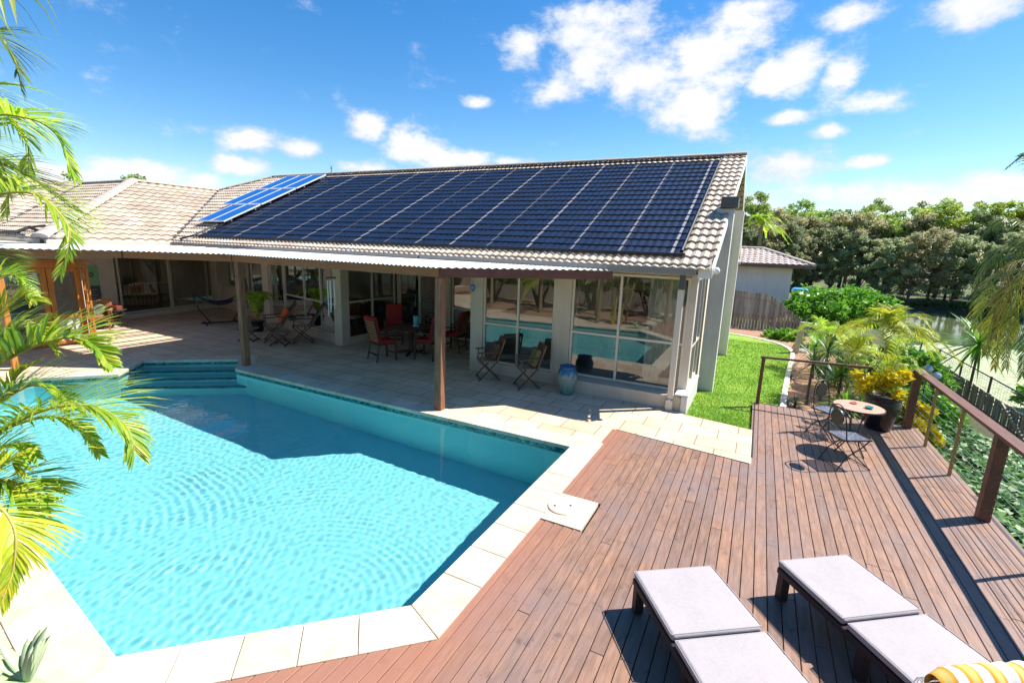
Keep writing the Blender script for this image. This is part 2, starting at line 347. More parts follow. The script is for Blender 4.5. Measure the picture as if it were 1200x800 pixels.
def mosaic_mat():
    m, nt, b = newmat('waterline_mosaic'); v0 = coords(nt)
    vo = nt.nodes.new('ShaderNodeTexVoronoi'); vo.distance = 'CHEBYCHEV'; vo.inputs['Scale'].default_value = 21; vo.inputs['Randomness'].default_value = 0; nt.links.new(v0, vo.inputs['Vector'])
    sp = N(nt, 'ShaderNodeSeparateColor'); nt.links.new(vo.outputs['Color'], sp.inputs[0])
    o = ramp(nt, sp.outputs[0], [(0, (.004, .06, .065)), (.4, (.01, .16, .16)), (.75, (.03, .3, .28)), (1, (.10, .42, .38))])
    nt.links.new(o, b.inputs['Base Color']); b.inputs['Roughness'].default_value = .15; return m
M['mosaic'] = mosaic_mat()
def lattice_part(mb, p, q, z0, z1, pitch=.11, w=.008):
    p, q = V((*p, 0)), V((*q, 0)); L = (q-p).length; u = (q-p)/L; H = z1-z0; n = u.cross(V((0, 0, 1)))
    for sgn in (1, -1):
        k = -H
        while k < L+H:
            a, b = (k, 0), (k+H, H)
            if sgn < 0: a, b = (k, H), (k+H, 0)
            # clip to 0..L
            (x0, y0), (x1, y1) = a, b
            if x1 <= 0 or x0 >= L: k += pitch; continue
            if x0 < 0: y0 += (0-x0)*(y1-y0)/(x1-x0); x0 = 0
            if x1 > L: y1 = y0+(L-x0)*(y1-y0)/(x1-x0); x1 = L
            mb.bar(p+u*x0+V((0, 0, z0+y0)), p+u*x1+V((0, 0, z0+y1)), .006, w, n)
            k += pitch
# ================================================================ GROUND
def ss(x, a, b):
    t = max(0, min(1, (x-a)/(b-a))); return t*t*(3-2*t)
def gz(x, y):
    shore = 8.9+max(0, y-42)*.12; far = 66-.45*(x-14)
    left = -.42-.9*ss(y, 26, 58)
    prof = -.5-1.75*ss(x, 2.6, 7.4) if x < 7.4 else -2.25-.25*ss(x, 7.4, shore)
    land = left+(prof+.42)*ss(x, 1.6, 3.0) if x < 3 else prof+(left+.42)*(1-ss(x, 3, 9))
    land = max(land, -2.5) if x < shore else -2.5
    d = min(x-shore, far-y)
    if d > 0: return -2.5-min(.8, d*.25)
    if far-y < 0: 
        z = -2.5+min(1.0, (y-far)*.16)
        return z if x > shore-2 else max(z, land)*ss(y, 50, 70)+land*(1-ss(y, 50, 70))
    return land
def inpoly(x, y, P):
    c = False; n = len(P)
    for i in range(n):
        x0, y0 = P[i][:2]; x1, y1 = P[i-1][:2]
        if (y0 > y) != (y1 > y) and x < (x1-x0)*(y-y0)/(y1-y0)+x0: c = not c
    return c
xs = [-700, -300, -150, -80, -50, -35]+[-25+i for i in range(25)]+[0+.5*i for i in range(40)]+[20+2*i for i in range(20)]+[65, 80, 110, 160, 300, 700]
ys = [-300, -120, -60, -30, -15, -8]+[-4+i for i in range(0, 64)]+[62+2*i for i in range(20)]+[110, 140, 200, 350, 700, 1500]
mb = MB(); nx = len(xs)
for y in ys:
    for x in xs: mb.v.append((x, y, gz(x, y)+(.04*noise.noise(V((x*.8, y*.8, 0))) if y < 100 else 0)))
for j in range(len(ys)-1):
    for i in range(nx-1):
        cx, cy = (xs[i]+xs[i+1])/2, (ys[j]+ys[j+1])/2
        if -13.6 < cx < -1.6 and .4 < cy < 7.6: continue
        a = j*nx+i; mb.f.append((a, a+1, a+nx+1, a+nx)); mb.mi.append(0)
struct(mb.build('ground', M['ground'], smooth=True))
mb = MB(); mb.add([(8.0, -60, -2.5), (500, -60, -2.5), (500, 90, -2.5), (8.0, 90, -2.5)], [(0, 1, 2, 3)]); struct(mb.build('lake', M['lake']))
mb = MB(); mb.add([(8.6, 6, -2.485), (34, 6, -2.485), (34, 48, -2.485), (8.6, 48, -2.485)], [(0, 1, 2, 3)])
stuff(mb.build('pondweed', M['algae']), 'pale green floating pondweed covering the near side of the lake', 'pondweed')

# ---------------------------------------------------------------- pool
POOL = [(-10.33, 6.48), (-11.09, 7.08), (-12.68, 5.78), (-11.85, 4.9), (-12.8, 3.85), (-12.9, 2.7), (-11.6, 2.25), (-6.14, 1.61), (-3.77, 1.32), (-2.26, 2.75), (-2.25, 6.5)]
def offset(P, d):
    out = []; n = len(P)
    for i in range(n):
        a, b, c = V(P[i-1]), V(P[i]), V(P[(i+1) % n]); e1 = (b-a).normalized(); e2 = (c-b).normalized()
        n1 = V((e1.y, -e1.x)); n2 = V((e2.y, -e2.x)); m = (n1+n2); m = m/m.dot(n1) if m.length > .1 else n1
        out.append(b+m*d)
    return out
OUT = offset(POOL, .4)
DEPTH = -1.6
mb = MB(); n = len(POOL)
W = offset(POOL, .02)
vs = [(p[0], p[1], -.012) for p in W]+[(p[0], p[1], DEPTH) for p in W]
mb.add(vs, [(i, (i+1) % n, n+(i+1) % n, n+i) for i in range(n)])
for t in tessellate_polygon([[V((p[0], p[1], 0)) for p in W]]): mb.add([(W[i][0], W[i][1], DEPTH) for i in t], [(0, 1, 2)])
pool = struct(mb.build('pool', M['pool'])); pool.cycles.is_caustics_receiver = True
# steps in the far alcove, parallel to its back edge
A, B = V(POOL[1]), V(POOL[2]); e = (B-A).normalized(); nn = V((-e.y, e.x)); nn = nn if nn.dot(V((1, -1))) > 0 else -nn
P0 = V(POOL[0])
mb = MB(); mt = MB()
for k, (d, z) in enumerate(((.42, -.42), (.78, -.70), (1.14, -.98))):
    a0, a1 = A-e*.62, B+e*.05
    q = [a0, a1, a1+nn*d, a0+nn*d]
    mb.prism([(p.x, p.y) for p in q], DEPTH+.01, z)
    r0, r1 = a0+nn*(d+.006)+e*.02, a1+nn*(d+.006); mt.wall(r0, r1, z-.09, z-.005, .008)
    mt.wall(a0+nn*(d-.04), a1+nn*(d-.04), z+.002, z+.008, .07)
def clipin(o):      # keep only what lies inside the shell
    me = o.data
    return o
s1 = struct(mb.build('pool_steps', M['pool'])); s1.cycles.is_caustics_receiver = True
s2 = struct(mt.build('pool_step_tiles', M['mosaic']))
mb = MB(); I = offset(POOL, .012)
for i in range(n):
    a, b = I[i], I[(i+1) % n]; mb.add([(a.x, a.y, -.05), (b.x, b.y, -.05), (b.x, b.y, -.21), (a.x, a.y, -.21)], [(0, 1, 2, 3)])
tb = struct(mb.build('pool_tile_band', M['mosaic']))
# water surface with real ripples
import numpy as np
g = .0165; X0, X1, Y0, Y1 = -13, -2.2, 1.2, 7.2
gx = np.arange(X0, X1, g); gy = np.arange(Y0, Y1, g); GX, GY = np.meshgrid(gx, gy)
Z = np.zeros_like(GX); rg = np.random.RandomState(4)
for i in range(34):
    a = rg.rand()*2*pi; L = rg.uniform(.07, .22); k = 2*pi/L
    env = .6+.4*np.sin(GX*rg.uniform(.4, 1.3)+GY*rg.uniform(.4, 1.3)+rg.rand()*6)
    Z += env*.00042*L*np.sin(k*(GX*cos(a)+GY*sin(a))+rg.rand()*2*pi+.6*np.sin(GX*1.3+GY*.9+i))
for cx, cy, L, amp, r0, r1 in ((-6.9, 2.0, .115, .0029, 1.5, 3.6), (-3.4, 3.4, .10, .0018, .1, 3), (-10.5, 3.2, .13, .0010, .2, 3)):
    r = np.hypot(GX-cx, GY-cy); Z += amp*L*np.sin(2*pi/L*r+1.3*np.sin(GX*2.3+GY)+1.1*np.cos(GY*2.9-GX*.7)+.5*np.sin(GX*7+GY*5))*np.exp(-((r-r1/2)/(r1/2.6))**2)*np.clip(.45+.8*np.sin(1.9*GX+1.1*GY+cx)*np.sin(1.3*GY-.8*GX)+.35*np.sin(5.1*GX-3.3*GY), 0, 1.2)
WP = offset(POOL, .015); Z -= .085
mb = MB()
PX = np.array([(p[0], p[1]) for p in offset(POOL, .07)])
c = np.zeros(GX.shape, bool)
for i in range(len(PX)):
    x0, y0 = PX[i]; x1, y1 = PX[i-1]
    with np.errstate(divide='ignore', invalid='ignore'):
        hit = ((y0 > GY) != (y1 > GY)) & (GX < (x1-x0)*(GY-y0)/(y1-y0)+x0)
    c ^= hit
ids = np.arange(GX.size).reshape(GX.shape)
fm = c[:-1, :-1] & c[:-1, 1:] & c[1:, 1:] & c[1:, :-1]
F = np.stack([ids[:-1, :-1][fm], ids[:-1, 1:][fm], ids[1:, 1:][fm], ids[1:, :-1][fm]], -1)
used, inv = np.unique(F, return_inverse=True); VV = np.stack([GX.ravel(), GY.ravel(), Z.ravel()], -1)[used]
mb.v = [tuple(p) for p in VV.tolist()]; mb.f = [tuple(t) for t in inv.reshape(-1, 4).tolist()]; mb.mi = [0]*len(mb.f)
water = struct(mb.build('pool_water', M['water'], smooth=True)); water.cycles.is_caustics_caster = True

# coping
mb = MB()
for i in range(n):
    a, b = V(POOL[i]), V(POOL[(i+1) % n]); oa, ob = V(OUT[i]), V(OUT[(i+1) % n]); L = (b-a).length; m = max(1, round(L/.45))
    for k in range(m):
        t0, t1 = k/m+.003/L, (k+1)/m-.003/L
        ia, ib = a.lerp(b, t0), a.lerp(b, t1)
        e1 = (b-a)/L; nrm = V((e1.y, -e1.x))
        ja = oa.lerp(ob, t0) if k == 0 else ia+nrm*.4; jb = oa.lerp(ob, t1) if k == m-1 else ib+nrm*.4
        if k == 0 and (oa-a).dot(e1) > 0 and False: pass
        mb.prism([(p.x, p.y) for p in (ia, ib, jb, ja)], -.05, .012)
struct(mb.build('pool_coping', M['coping'], bevel=.006, segs=2))
pav = [tuple(OUT[-1])]+[tuple(p) for p in OUT[:9]]+[(-3.45, -5), (-24, -5), (-24, 12.6), (-.97, 12.6), (-.97, 9.05), (.22, 8.86), (.22, 7.36), (-1.84, 7.62)]
mb = MB(); mb.prism(pav, -.13, 0); struct(mb.build('paving', M['pave']))
# skimmer lid slab
t = thing('skimmer_cover', 'square pale stone slab with a round skimmer lid set into the deck edge', 'pool lid', (-1.6, 4.82, 0))
mb = MB(); mb.box((-.015, 0, -.015), (.47, .64, .05)); mb.build('stone_surround', M['coping'], t, bevel=.004)
mb = MB(); mb.lathe([(0.0, .027), (.165, .027), (.175, .02), (.175, .0105)], 40, (-.12, .02, 0)); mb.build('round_lid', M['coping'], t)
for dx in (-.08, .08): MB().lathe([(0, .0285), (.016, .0285), (.016, .026)], 12, (-.12+dx, .02+dx*.6, 0)).build('finger_hole', M['black'], t)
tag(MB().box((-14.2, 9.6, .004), (.36, .2, .01), .3).build('floor_drain', M['black_metal']), 'small dark rectangular drain grate set in the shaded paving', 'drain')

# ---------------------------------------------------------------- deck
mb = MB()
def ylims(x):
    out = []
    if x < -3.5: return []
    if x < .2:
        top = 7.60-.135*(x+1.84); bot = -3.0
        if x < -1.86: # below the diagonal coping
            t_ = (x-OUT[8][0])/(OUT[9][0]-OUT[8][0]); top = OUT[8][1]+t_*(OUT[9][1]-OUT[8][1])+.16
            return [(bot, top)]
        if x < -1.37: return [(bot, 4.49), (5.15, top)]
        return [(bot, top)]
    return [(-3.0, 10.6)]
x = -3.44; bi = 0
while x < 2.8:
    wdt = .068 if x > 2.22 else .103; pitch = .0735 if x > 2.22 else .11
    xc = x+wdt/2
    for y0, y1 in ylims(xc):
        if x < 2.22: cuts = [y0]; yy = y0+R.uniform(1, 5.5)
        else: cuts = [y0]; yy = 5.17
        while yy < y1-.3: cuts.append(yy); yy += R.uniform(3.2, 5.4) if x < 2.22 else 2.7
        cuts.append(y1)
        for a, b in zip(cuts, cuts[1:]):
            sk_ = -.135*wdt/2 if (b == y1 and -1.86 < xc < .2) else 0; h_ = R.uniform(-.0012, .0012); xa_, xb_ = xc-wdt/2, xc+wdt/2
            mb.add([(xa_, a+.002, -.025), (xb_, a+.002, -.025), (xb_, b-.002+sk_, -.025), (xa_, b-.002-sk_, -.025), (xa_, a+.002, h_), (xb_, a+.002, h_), (xb_, b-.002+sk_, h_), (xa_, b-.002-sk_, h_)], [(3, 2, 1, 0), (4, 5, 6, 7), (0, 1, 5, 4), (1, 2, 6, 5), (2, 3, 7, 6), (3, 0, 4, 7)])
    x += pitch
deck = struct(mb.build('deck', M['deck'], bevel=.003, segs=1))
mb = MB()
for y in [y*.45-3 for y in range(31)]: mb.box((1.5, y, -.08), (2.5, .045, .1)) 
for y in [y*.45-3 for y in range(24)]: mb.box((-.75, y, -.08), (1.9, .045, .1)) if y < 7.2 else None
mb.box((2.815, 3.8, -.09), (.025, 13.7, .18)); mb.box((1.52, 10.63, -.09), (2.55, .025, .18)); mb.box((.225, 9.1, -.1), (.025, 3.0, .2))
mb.box((.55, 2.5, -.2), (4.4, 9.4, .02)); mb.box((1.5, 8.9, -.21), (2.5, 3.3, .02)); mb.box((-2.6, -.95, -.215), (1.8, 3.8, .02))  # black sheets below the joists stand in for shade in the board gaps
for y in (-2, .5, 3, 5.5, 8, 10.3):
    mb.box((2.6, y, -.7), (.1, .1, 1.0))
struct(mb.build('deck_framing_and_shade', M['black']))

# ---------------------------------------------------------------- balustrade
t = thing('deck_railing', 'dark stained timber deck railing with steel cables along two sides of the deck', 'railing', (2.7, 10.6, 0))
def rp(name, m_, f, bev=.004):
    b_ = MB(); f(b_); return b_.build(name, m_, t, bevel=bev, world=True)
rp('post', M['rail'], lambda b: b.box((.27, 10.56, .45), (.065, .065, .98)))
rp('post', M['rail'], lambda b: b.box((2.69, 10.55, .5), (.115, .115, 1.06)))
for y in (7.16, 3.76, .4): rp('post', M['rail'], lambda b: b.box((2.69, y, .5), (.115, .115, 1.06)))
for y in (9.62, 8.46, 6.08, 4.95, 2.7, 1.6): rp('baluster', M['brass'], lambda b: b.box((2.73, y, .5), (.04, .03, 1.04)))
rp('handrail', M['rail'], lambda b: b.box((2.71, 5.1, 1.052), (.15, 11.2, .042)))
rp('handrail', M['rail'], lambda b: b.bar((.22, 10.56, .965), (2.64, 10.56, 1.03), .06, .04))
for k in range(9):
    rp('cable', M['wire'], lambda b: b.tube([(2.725, -.4, .1+.104*k), (2.725, 10.5, .1+.104*k)], .0028, 6), 0)
for k in range(9):
    pass

# ---------------------------------------------------------------- lawn, beds
EDG = [(.74, 10.68), (.77, 11.3), (.84, 12.3), (.92, 13.4), (1.0, 14.5), (1.09, 15.6), (1.19, 16.7), (1.27, 17.7), (1.29, 18.5), (1.22, 19.2), (1.03, 19.9), (.75, 20.4), (.38, 20.8), (-.2, 21.3), (-.9, 21.6), (-3, 21.9)]
LP = [(-1.0, 9.06), (.22, 8.84), (.24, 10.7)]+EDG+[(-3, 9.06)]
mb = MB()
for j in range(64):
    for i in range(22):
        x, y = -3+i*.21, 8.84+j*.2
        q = [(x, y), (x+.21, y), (x+.21, y+.2), (x, y+.2)]
        if inpoly(x+.105, y+.1, LP): mb.add([(a, b, -.03-.024*(b-8.8)+.012*noise.noise(V((a*3, b*3, 1)))) for a, b in q], [(0, 1, 2, 3)])
struct(mb.build('lawn', M['lawn']))
mb = MB()
for k in range(30000):
    x, y = R.uniform(-1.05, 1.4), 8.84+(R.random()**1.6)*11
    if not inpoly(x, y, LP): continue
    z = -.035-.024*(y-8.8); h = R.uniform(.02, .055); a = R.uniform(0, 2*pi); w = .006+.0006*(y-8)
    dx, dy = cos(a)*w, sin(a)*w; lx, ly = R.uniform(-.02, .02), R.uniform(-.02, .02)
    mb.add([(x-dx, y-dy, z), (x+dx, y+dy, z), (x+lx, y+ly, z+h)], [(0, 1, 2)])
stuff(mb.build('grass_blades', M['grassb']), 'short green lawn grass beside the house and deck', 'grass')
mb = MB(); bed = [(2.9, 10.75), (3.4, 14), (3.4, 22.5), (1.2, 23.5), (-3, 25)]+EDG[::-1]
for j in range(60):
    for i in range(28):
        x, y = -3+i*.24, 10.7+j*.24; q = [(x, y), (x+.24, y), (x+.24, y+.24), (x, y+.24)]
        if inpoly(x+.12, y+.12, bed): mb.add([(a, b, -.12-.018*(b-10)+.03*noise.noise(V((a*2, b*2, 4)))-.55*ss(a, 2.4, 3.6)) for a, b in q], [(0, 1, 2, 3)])
struct(mb.build('garden_bed', M['mulch']))
mb = MB(); ed = EDG
for a, b in zip(ed, ed[1:]):
    a, b = V(a), V(b); m = max(1, round((b-a).length/.4))
    for k in range(m):
        p, q = a.lerp(b, k/m+.01), a.lerp(b, (k+1)/m-.01); zz = -.05-.024*((p.y+q.y)/2-8.8)
        mb.wall(p, q, zz-.12, zz+.05, .12)
struct(mb.build('garden_edging', M['edging'], bevel=.01))
# ================================================================ HOUSE
SL = .475; CS = 1/sqrt(1+SL*SL); SN = SL*CS
def tiles(name, O, U, Vv, reg, parent, mat, gauge=.32, pitch=.155, off=0, amp=.03, seg=4, clipx=None, lip=.038, seed=1):
    O, U, Vv = V(O), V(U), V(Vv); Nn = U.cross(Vv); Nn = Nn if Nn.z > 0 else -Nn
    us = [p[0] for p in reg]; vs_ = [p[1] for p in reg]; du = pitch/seg; vs, fs, cs = [], [], []; rn = random.Random(seed); tint = {}
    i0, i1 = math.floor(min(us)/du), math.ceil(max(us)/du)
    def prof(u): return amp*(.5+.5*cos(2*pi*u/pitch))**.8
    def pt(u, v, h): return O+U*u+Vv*v+Nn*(h+off)
    for i in range(i0, i1):
        ua, ub = max(i*du, min(us)), min((i+1)*du, max(us))
        if ub-ua < 1e-4: continue
        um = (ua+ub)/2; ints = []; m = len(reg)
        for k in range(m):
            (x0, y0), (x1, y1) = reg[k], reg[(k+1) % m]
            if (x0 > um) != (x1 > um): ints.append(y0+(um-x0)*(y1-y0)/(x1-x0))
        if len(ints) < 2: continue
        lo, hi = min(ints), max(ints)
        k = math.floor(lo/gauge)
        while k*gauge < hi:
            va, vb = max(lo, k*gauge), min(hi, (k+1)*gauge); f0 = 1-(va-k*gauge)/gauge; f1 = 1-(vb-k*gauge)/gauge
            key = (k, math.floor((um+(k % 2)*pitch)/(pitch*2)))
            if key not in tint: q = rn.uniform(.82, 1.12); tint[key] = (q*rn.uniform(.98, 1.03), q, q*rn.uniform(.96, 1.02), 1)
            b = len(vs); jt = .002*sin(key[0]*12.9+key[1]*78.2)
            vs += [pt(ua, va, prof(ua)+lip*f0+jt), pt(ub, va, prof(ub)+lip*f0+jt), pt(ub, vb, prof(ub)+lip*f1+jt), pt(ua, vb, prof(ua)+lip*f1+jt), pt(ua, va, prof(ua)-.012), pt(ub, va, prof(ub)-.012)]
            fs += [(b, b+1, b+2, b+3), (b+4, b+5, b+1, b)]; cs += [tint[key]]*6
            k += 1
    me = bpy.data.meshes.new(name); o_ = WL[parent.name]; me.from_pydata([p-o_ for p in vs], [], fs)
    ca = me.color_attributes.new('tint', 'FLOAT_COLOR', 'POINT'); ca.data.foreach_set('color', [x for c in cs for x in c])
    me.materials.append(mat); o = bpy.data.objects.new(name, me); col.objects.link(o); o.parent = parent; WL[o.name] = o_
    return o
def caps(mb, p, q, r=.12, L=.38):
    p, q = V(p), V(q); n_ = max(1, round((q-p).length/L)); d = (q-p).normalized(); a = d.cross(V((0, 0, 1))).normalized(); u = a.cross(d)
    for k in range(n_):
        s0, s1 = p.lerp(q, k/n_), p.lerp(q, (k+1)/n_)
        ring = [(a*cos(t)*1.15+u*sin(t)*.62)*r for t in [pi*j/8 for j in range(9)]]
        vs = [s0+x*1.06 for x in ring]+[s1+d*.02+x*.97 for x in ring]
        mb.add(vs, [(j, j+1, 9+j+1, 9+j) for j in range(8)]+[tuple(range(9))])
H = thing('house', 'low cream rendered house with beige tiled roof, solar panels and a verandah facing the pool', 'house', (-9, 12, 0))
def hp(name, m_, f, bev=0, parent=None, smooth=False):
    b_ = MB(); f(b_); return b_.build(name, m_, parent or H, world=True, bevel=bev, smooth=smooth)
Lr = 5.97/CS
def yv(y): return (y-9.03)/CS
roof = tiles('roof', (0, 9.03, 2.72), (1, 0, 0), (0, CS, SN), [(-.76, -.1), (-.70, Lr), (-19.9, Lr), (-21.5, yv(13.45)), (-17.1, 0), (-17.0, -.1)], H, M['tile'], off=.0)
def rpp(name, m_, f, bev=0): return hp(name, m_, f, bev, roof)
tiles('rear_slope', (0, 20.97, 2.72), (-1, 0, 0), (0, -CS, SN), [(.76, 0), (.70, Lr), (19.9, Lr), (24, 0)], roof, M['tile'], seg=2)
WX = -17.1; Lw = 4.45/CS
tiles('wing_slope', (WX, 0, 2.72), (0, -1, 0), (-CS, 0, SN), [(-9.03, 0), (-13.45, Lw), (-10.25, Lw), (-5.8, 0)], roof, M['tile'], seed=2, pitch=.3, amp=.045, seg=8, lip=.045)
tiles('hip_slope', (0, 5.8, 2.72), (1, 0, 0), (0, CS, SN), [(-17.1, 0), (-21.55, Lw), (-28, Lw), (-25.4, Lw), (-21, 0)], roof, M['tile'], seed=3)
tiles('west_slope', (-21, 0, 2.72), (0, -1, 0), (-CS, 0, SN), [(-5.8, 0), (-10.2, Lw), (6, Lw), (6, 0)], roof, M['tile'], seed=4, pitch=.3, amp=.045, seg=8, lip=.045)
mb = MB(); caps(mb, (-.70, 15, 5.585), (-19.9, 15, 5.585)); caps(mb, (-21.55, 10.25, 4.86), (-21.55, 13.6, 4.86))
caps(mb, (-21.55, 13.45, 4.86), (-19.9, 15, 5.58)); caps(mb, (-28, 10.25, 4.86), (-21.55, 10.25, 4.86))
caps(mb, (-17.0, 5.72, 2.76), (-21.55, 10.2, 4.87), r=.16)
mb.build('ridge_cap', M['ridge'], roof, world=True, smooth=False)
# dark valley gutters
mb = MB(); mb.bar((-17.05, 9.0, 2.76), (-21.5, 13.42, 4.86), .10, .03); mb.bar((-21.0, 5.8, 2.76), (-25.4, 10.2, 4.86), .10, .03)
mb.build('valley_flashing', M['gutter_dark'], roof, world=True)
# pool heating mats drape over the tiles
edges = [(-1.47, -1.30)]+[(-1.5-.99*(k+1)+.022, -1.5-.99*k-.022) for k in range(14)]+[(-16.12, -15.39)]
for k, (a, b) in enumerate(edges):
    tiles('solar_heating_mat', (0, 9.03, 2.72), (1, 0, 0), (0, CS, SN), [(a, yv(9.30)), (b, yv(9.30)), (b, yv(14.55)), (a, yv(14.55))], roof, M['mat'], off=.045, seed=k, lip=.022, amp=.011)
for k in range(15):
    xj = -1.5-.99*k
    tiles('joint_strip', (0, 9.03, 2.72), (1, 0, 0), (0, CS, SN), [(xj-.024, yv(9.30)), (xj+.024, yv(9.30)), (xj+.024, yv(14.55)), (xj-.024, yv(14.55))], roof, M['mat_joint'], off=.048, seed=k, lip=.026, amp=.012)
for y in (9.25, 14.62):
    mb = MB(); mb.tube([(-16.2, y, 2.72+SL*(y-9.03)+.1), (-1.25, y, 2.72+SL*(y-9.03)+.1)], .025, 8)
    mb.build('header_pipe', M['black'], roof, world=True)
mb = MB(); mb.tube([(-1.33, 9.40, 2.98), (-1.30, 14.6, 5.45)], .03, 8); mb.build('riser_pipe', M['black'], roof, world=True); mb = MB(); mb.tube([(-16.22, 9.2, 2.93), (-16.22, 14.7, 5.5)], .03, 8); mb.tube([(-16.22, 9.2, 2.93), (-16.6, 8.98, 2.8)], .03, 8)
mb.build('riser_pipe', M['black'], roof, world=True)
TL = Matrix.Rotation(math.atan(SL), 3, 'X')
def pv(x0, x1, y0, y1):
    cx, cy = (x0+x1)/2, (y0+y1)/2; z = 2.72+SL*(cy-9.03)+.20
    mb = MB(); L = (y1-y0)/CS; w = x1-x0
    mb.box((cx, cy, z), (w-.05, L-.05, .03), tilt=TL); mb.k = 1
    up = V((0, CS, SN)); nz = V((0, -SN, CS)); c = V((cx, cy, z))
    for sx in (-1, 1): mb.box(c+V((sx*(w/2-.016), 0, 0))+nz*.002, (.022, L-.006, .045), tilt=TL)
    for sy in (-1, 1): mb.box(c+up*(sy*(L/2-.016))+nz*.0035, (w-.05, .022, .045), tilt=TL)
    o = mb.build('solar_panel', [M['pv'], M['wire_w']], roof, world=True)
M['wire_w'] = simple('pale_aluminium', (.62, .66, .72), .35, .04, 3, 0)
for i in range(2): pv(-17.5+.775*i, -17.5+.775*(i+1), 10.05, 11.42)
for i in range(3):
    pv(-18.27+.775*i, -18.27+.775*(i+1), 11.46, 12.92); pv(-18.27+.775*i, -18.27+.775*(i+1), 12.96, 14.40)
mb = MB()
for y in (10.3, 11.2, 11.8, 12.6, 13.3, 14.1):
    mb = MB(); mb.bar((-18.3 if y > 11.4 else -17.5, y, 2.72+SL*(y-9.03)+.135), (-15.92, y, 2.72+SL*(y-9.03)+.135), .04, .04)
    mb.build('panel_rail', M['gutter'], roof, world=True)
# gutters, barge board
rpp('gutter', M['gutter'], lambda b: b.box((-4.0, 8.955, 2.632), (6.0, .12, .125)), .01)
rpp('gutter', M['gutter'], lambda b: b.box((-12.09, 8.955, 2.632), (10.12, .12, .12)), .01)
rpp('gutter', M['cream'], lambda b: b.box((WX+.06, 7.43, 2.64), (.12, 3.2, .13)), .01)
rpp('gutter', M['cream'], lambda b: b.box((-19.1, 5.72, 2.64), (3.8, .12, .13)), .01)
rpp('gutter', M['cream'], lambda b: b.box((-20.93, .8, 2.64), (.12, 9.6, .13)), .01)
rpp('barge_board', M['white'], lambda b: (b.bar((-.745, 9.02, 2.62), (-.70, 15, 5.46), .02, .2, (0, 0, 1)), b.bar((-.70, 15, 5.46), (-.745, 21, 2.61), .02, .2), b.box((-.87, 9.06, 2.6), (.2, .02, .16))))
# cap box and fins on the gable end
rpp('beam_end_cap', M['gutter_dark'], lambda b: b.box((-.73, 11.33, 4.0), (.33, .5, .22)), .012)
for y, z0, z1 in ((11.2, -.5, 3.88), (16.1, -.6, 4.2)):
    hp('column', M['white_wall'], lambda b: b.box((-.79, y+.15, (z0+z1)/2), (.32, .3, z1-z0)), .008)
# soffits and shell (keeps the rooms dark)
hp('ceiling', M['cream'], lambda b: (b.box((-11.3, 15.05, 2.575), (20.3, 11.9, .03)), b.box((-21.6, 8.5, 2.60), (8.4, 25, .02))))
def gable(b):
    P = [(9.62, 2.6), (9.62, 3.0), (15, 5.5), (20.9, 2.7), (20.9, -.5), (10.95, -.5), (10.95, 2.6)]
    k = len(P); vs = [(-1.0, y, z) for y, z in P]+[(-1.15, y, z) for y, z in P]
    tr = tessellate_polygon([[V((y, z, 0)) for y, z in P]])
    b.add(vs, [tuple(t) for t in tr]+[tuple(i+k for i in t) for t in tr]+[(i, (i+1) % k, k+(i+1) % k, k+i) for i in range(k)])
hp('gable_wall', M['cream'], gable)
for p, q, z0, z1, t_ in (((-1.1, 20.9), (-25.5, 20.9), -.4, 2.56, .2), ((-25.5, -4), (-25.5, 20.9), -.2, 2.56, .2), ((-1.2, 12.7), (-5.9, 12.7), 0, 2.56, .12),
                      ((-5.98, 9.70), (-5.98, 12.1), 0, 2.56, .1), ((-19.3, 6.18), (-16.08, 6.18), 0, 2.56, .12), ((-16.02, .5), (-16.02, 4.6), 0, 2.56, .12), ((-10.5, 15.5), (-6, 15.5), 0, 2.56, .1)):
    hp('wall', M['cream'] if t_ != .12 or z0 == -.4 else M['cream'], lambda b: b.wall(p, q, z0, z1, t_))
hp('wall', M['cream'], lambda b: b.wall((-19.14, 6.42), (-19.47, 8.3), 0, 2.56, .14))
hp('interior_floor', M['inner_floor'], lambda b: (b.box((-3.45, 11.1, .135), (4.8, 2.9, .27)), ))
hp('interior_floor', M['brown_wood'], lambda b: b.prism([(-10.5, 9.95), (-10.5, 15.4), (-19.9, 15.4), (-19.9, 12.5)], .003, .05))
# plinths
hp('plinth', M['cream_dark'], lambda b: b.box((-4.72, 9.58, .13), (2.44, .2, .26)), .006)
hp('plinth', M['cream_dark'], lambda b: b.box((-2.21, 9.40, .135), (2.56, .46, .27)), .006)
hp('plinth', M['white_wall'], lambda b: b.box((-.975, 9.98, .02), (.11, 1.74, .58)), .006)
hp('window_sill', M['white'], lambda b: b.box((-1.03, 10.0, .325), (.24, 1.75, .03)), .004)
hp('column', M['cream_dark'], lambda b: b.box((-5.78, 9.6, 1.28), (.33, .24, 2.55)), .006)
hp('column', M['cream_dark'], lambda b: b.box((-3.64, 9.6, 1.28), (.37, .24, 2.55)), .006)
hp('column', M['cream'], lambda b: b.box((-1.06, 9.58, 1.43), (.12, .14, 2.28)), .006)
hp('lintel', M['cream_dark'], lambda b: b.box((-3.4, 9.6, 2.54), (4.9, .12, .06)))
hp('downpipe', M['pipe'], lambda b: (b.box((-1.24, 9.19, .95), (.11, .08, 2.7)), b.box((-1.24, 9.15, .10), (.13, .12, .2))), .012)
hp('downpipe', M['gutter_dark'], lambda b: b.box((-1.22, 9.10, 2.44), (.10, .12, .27)), .008)
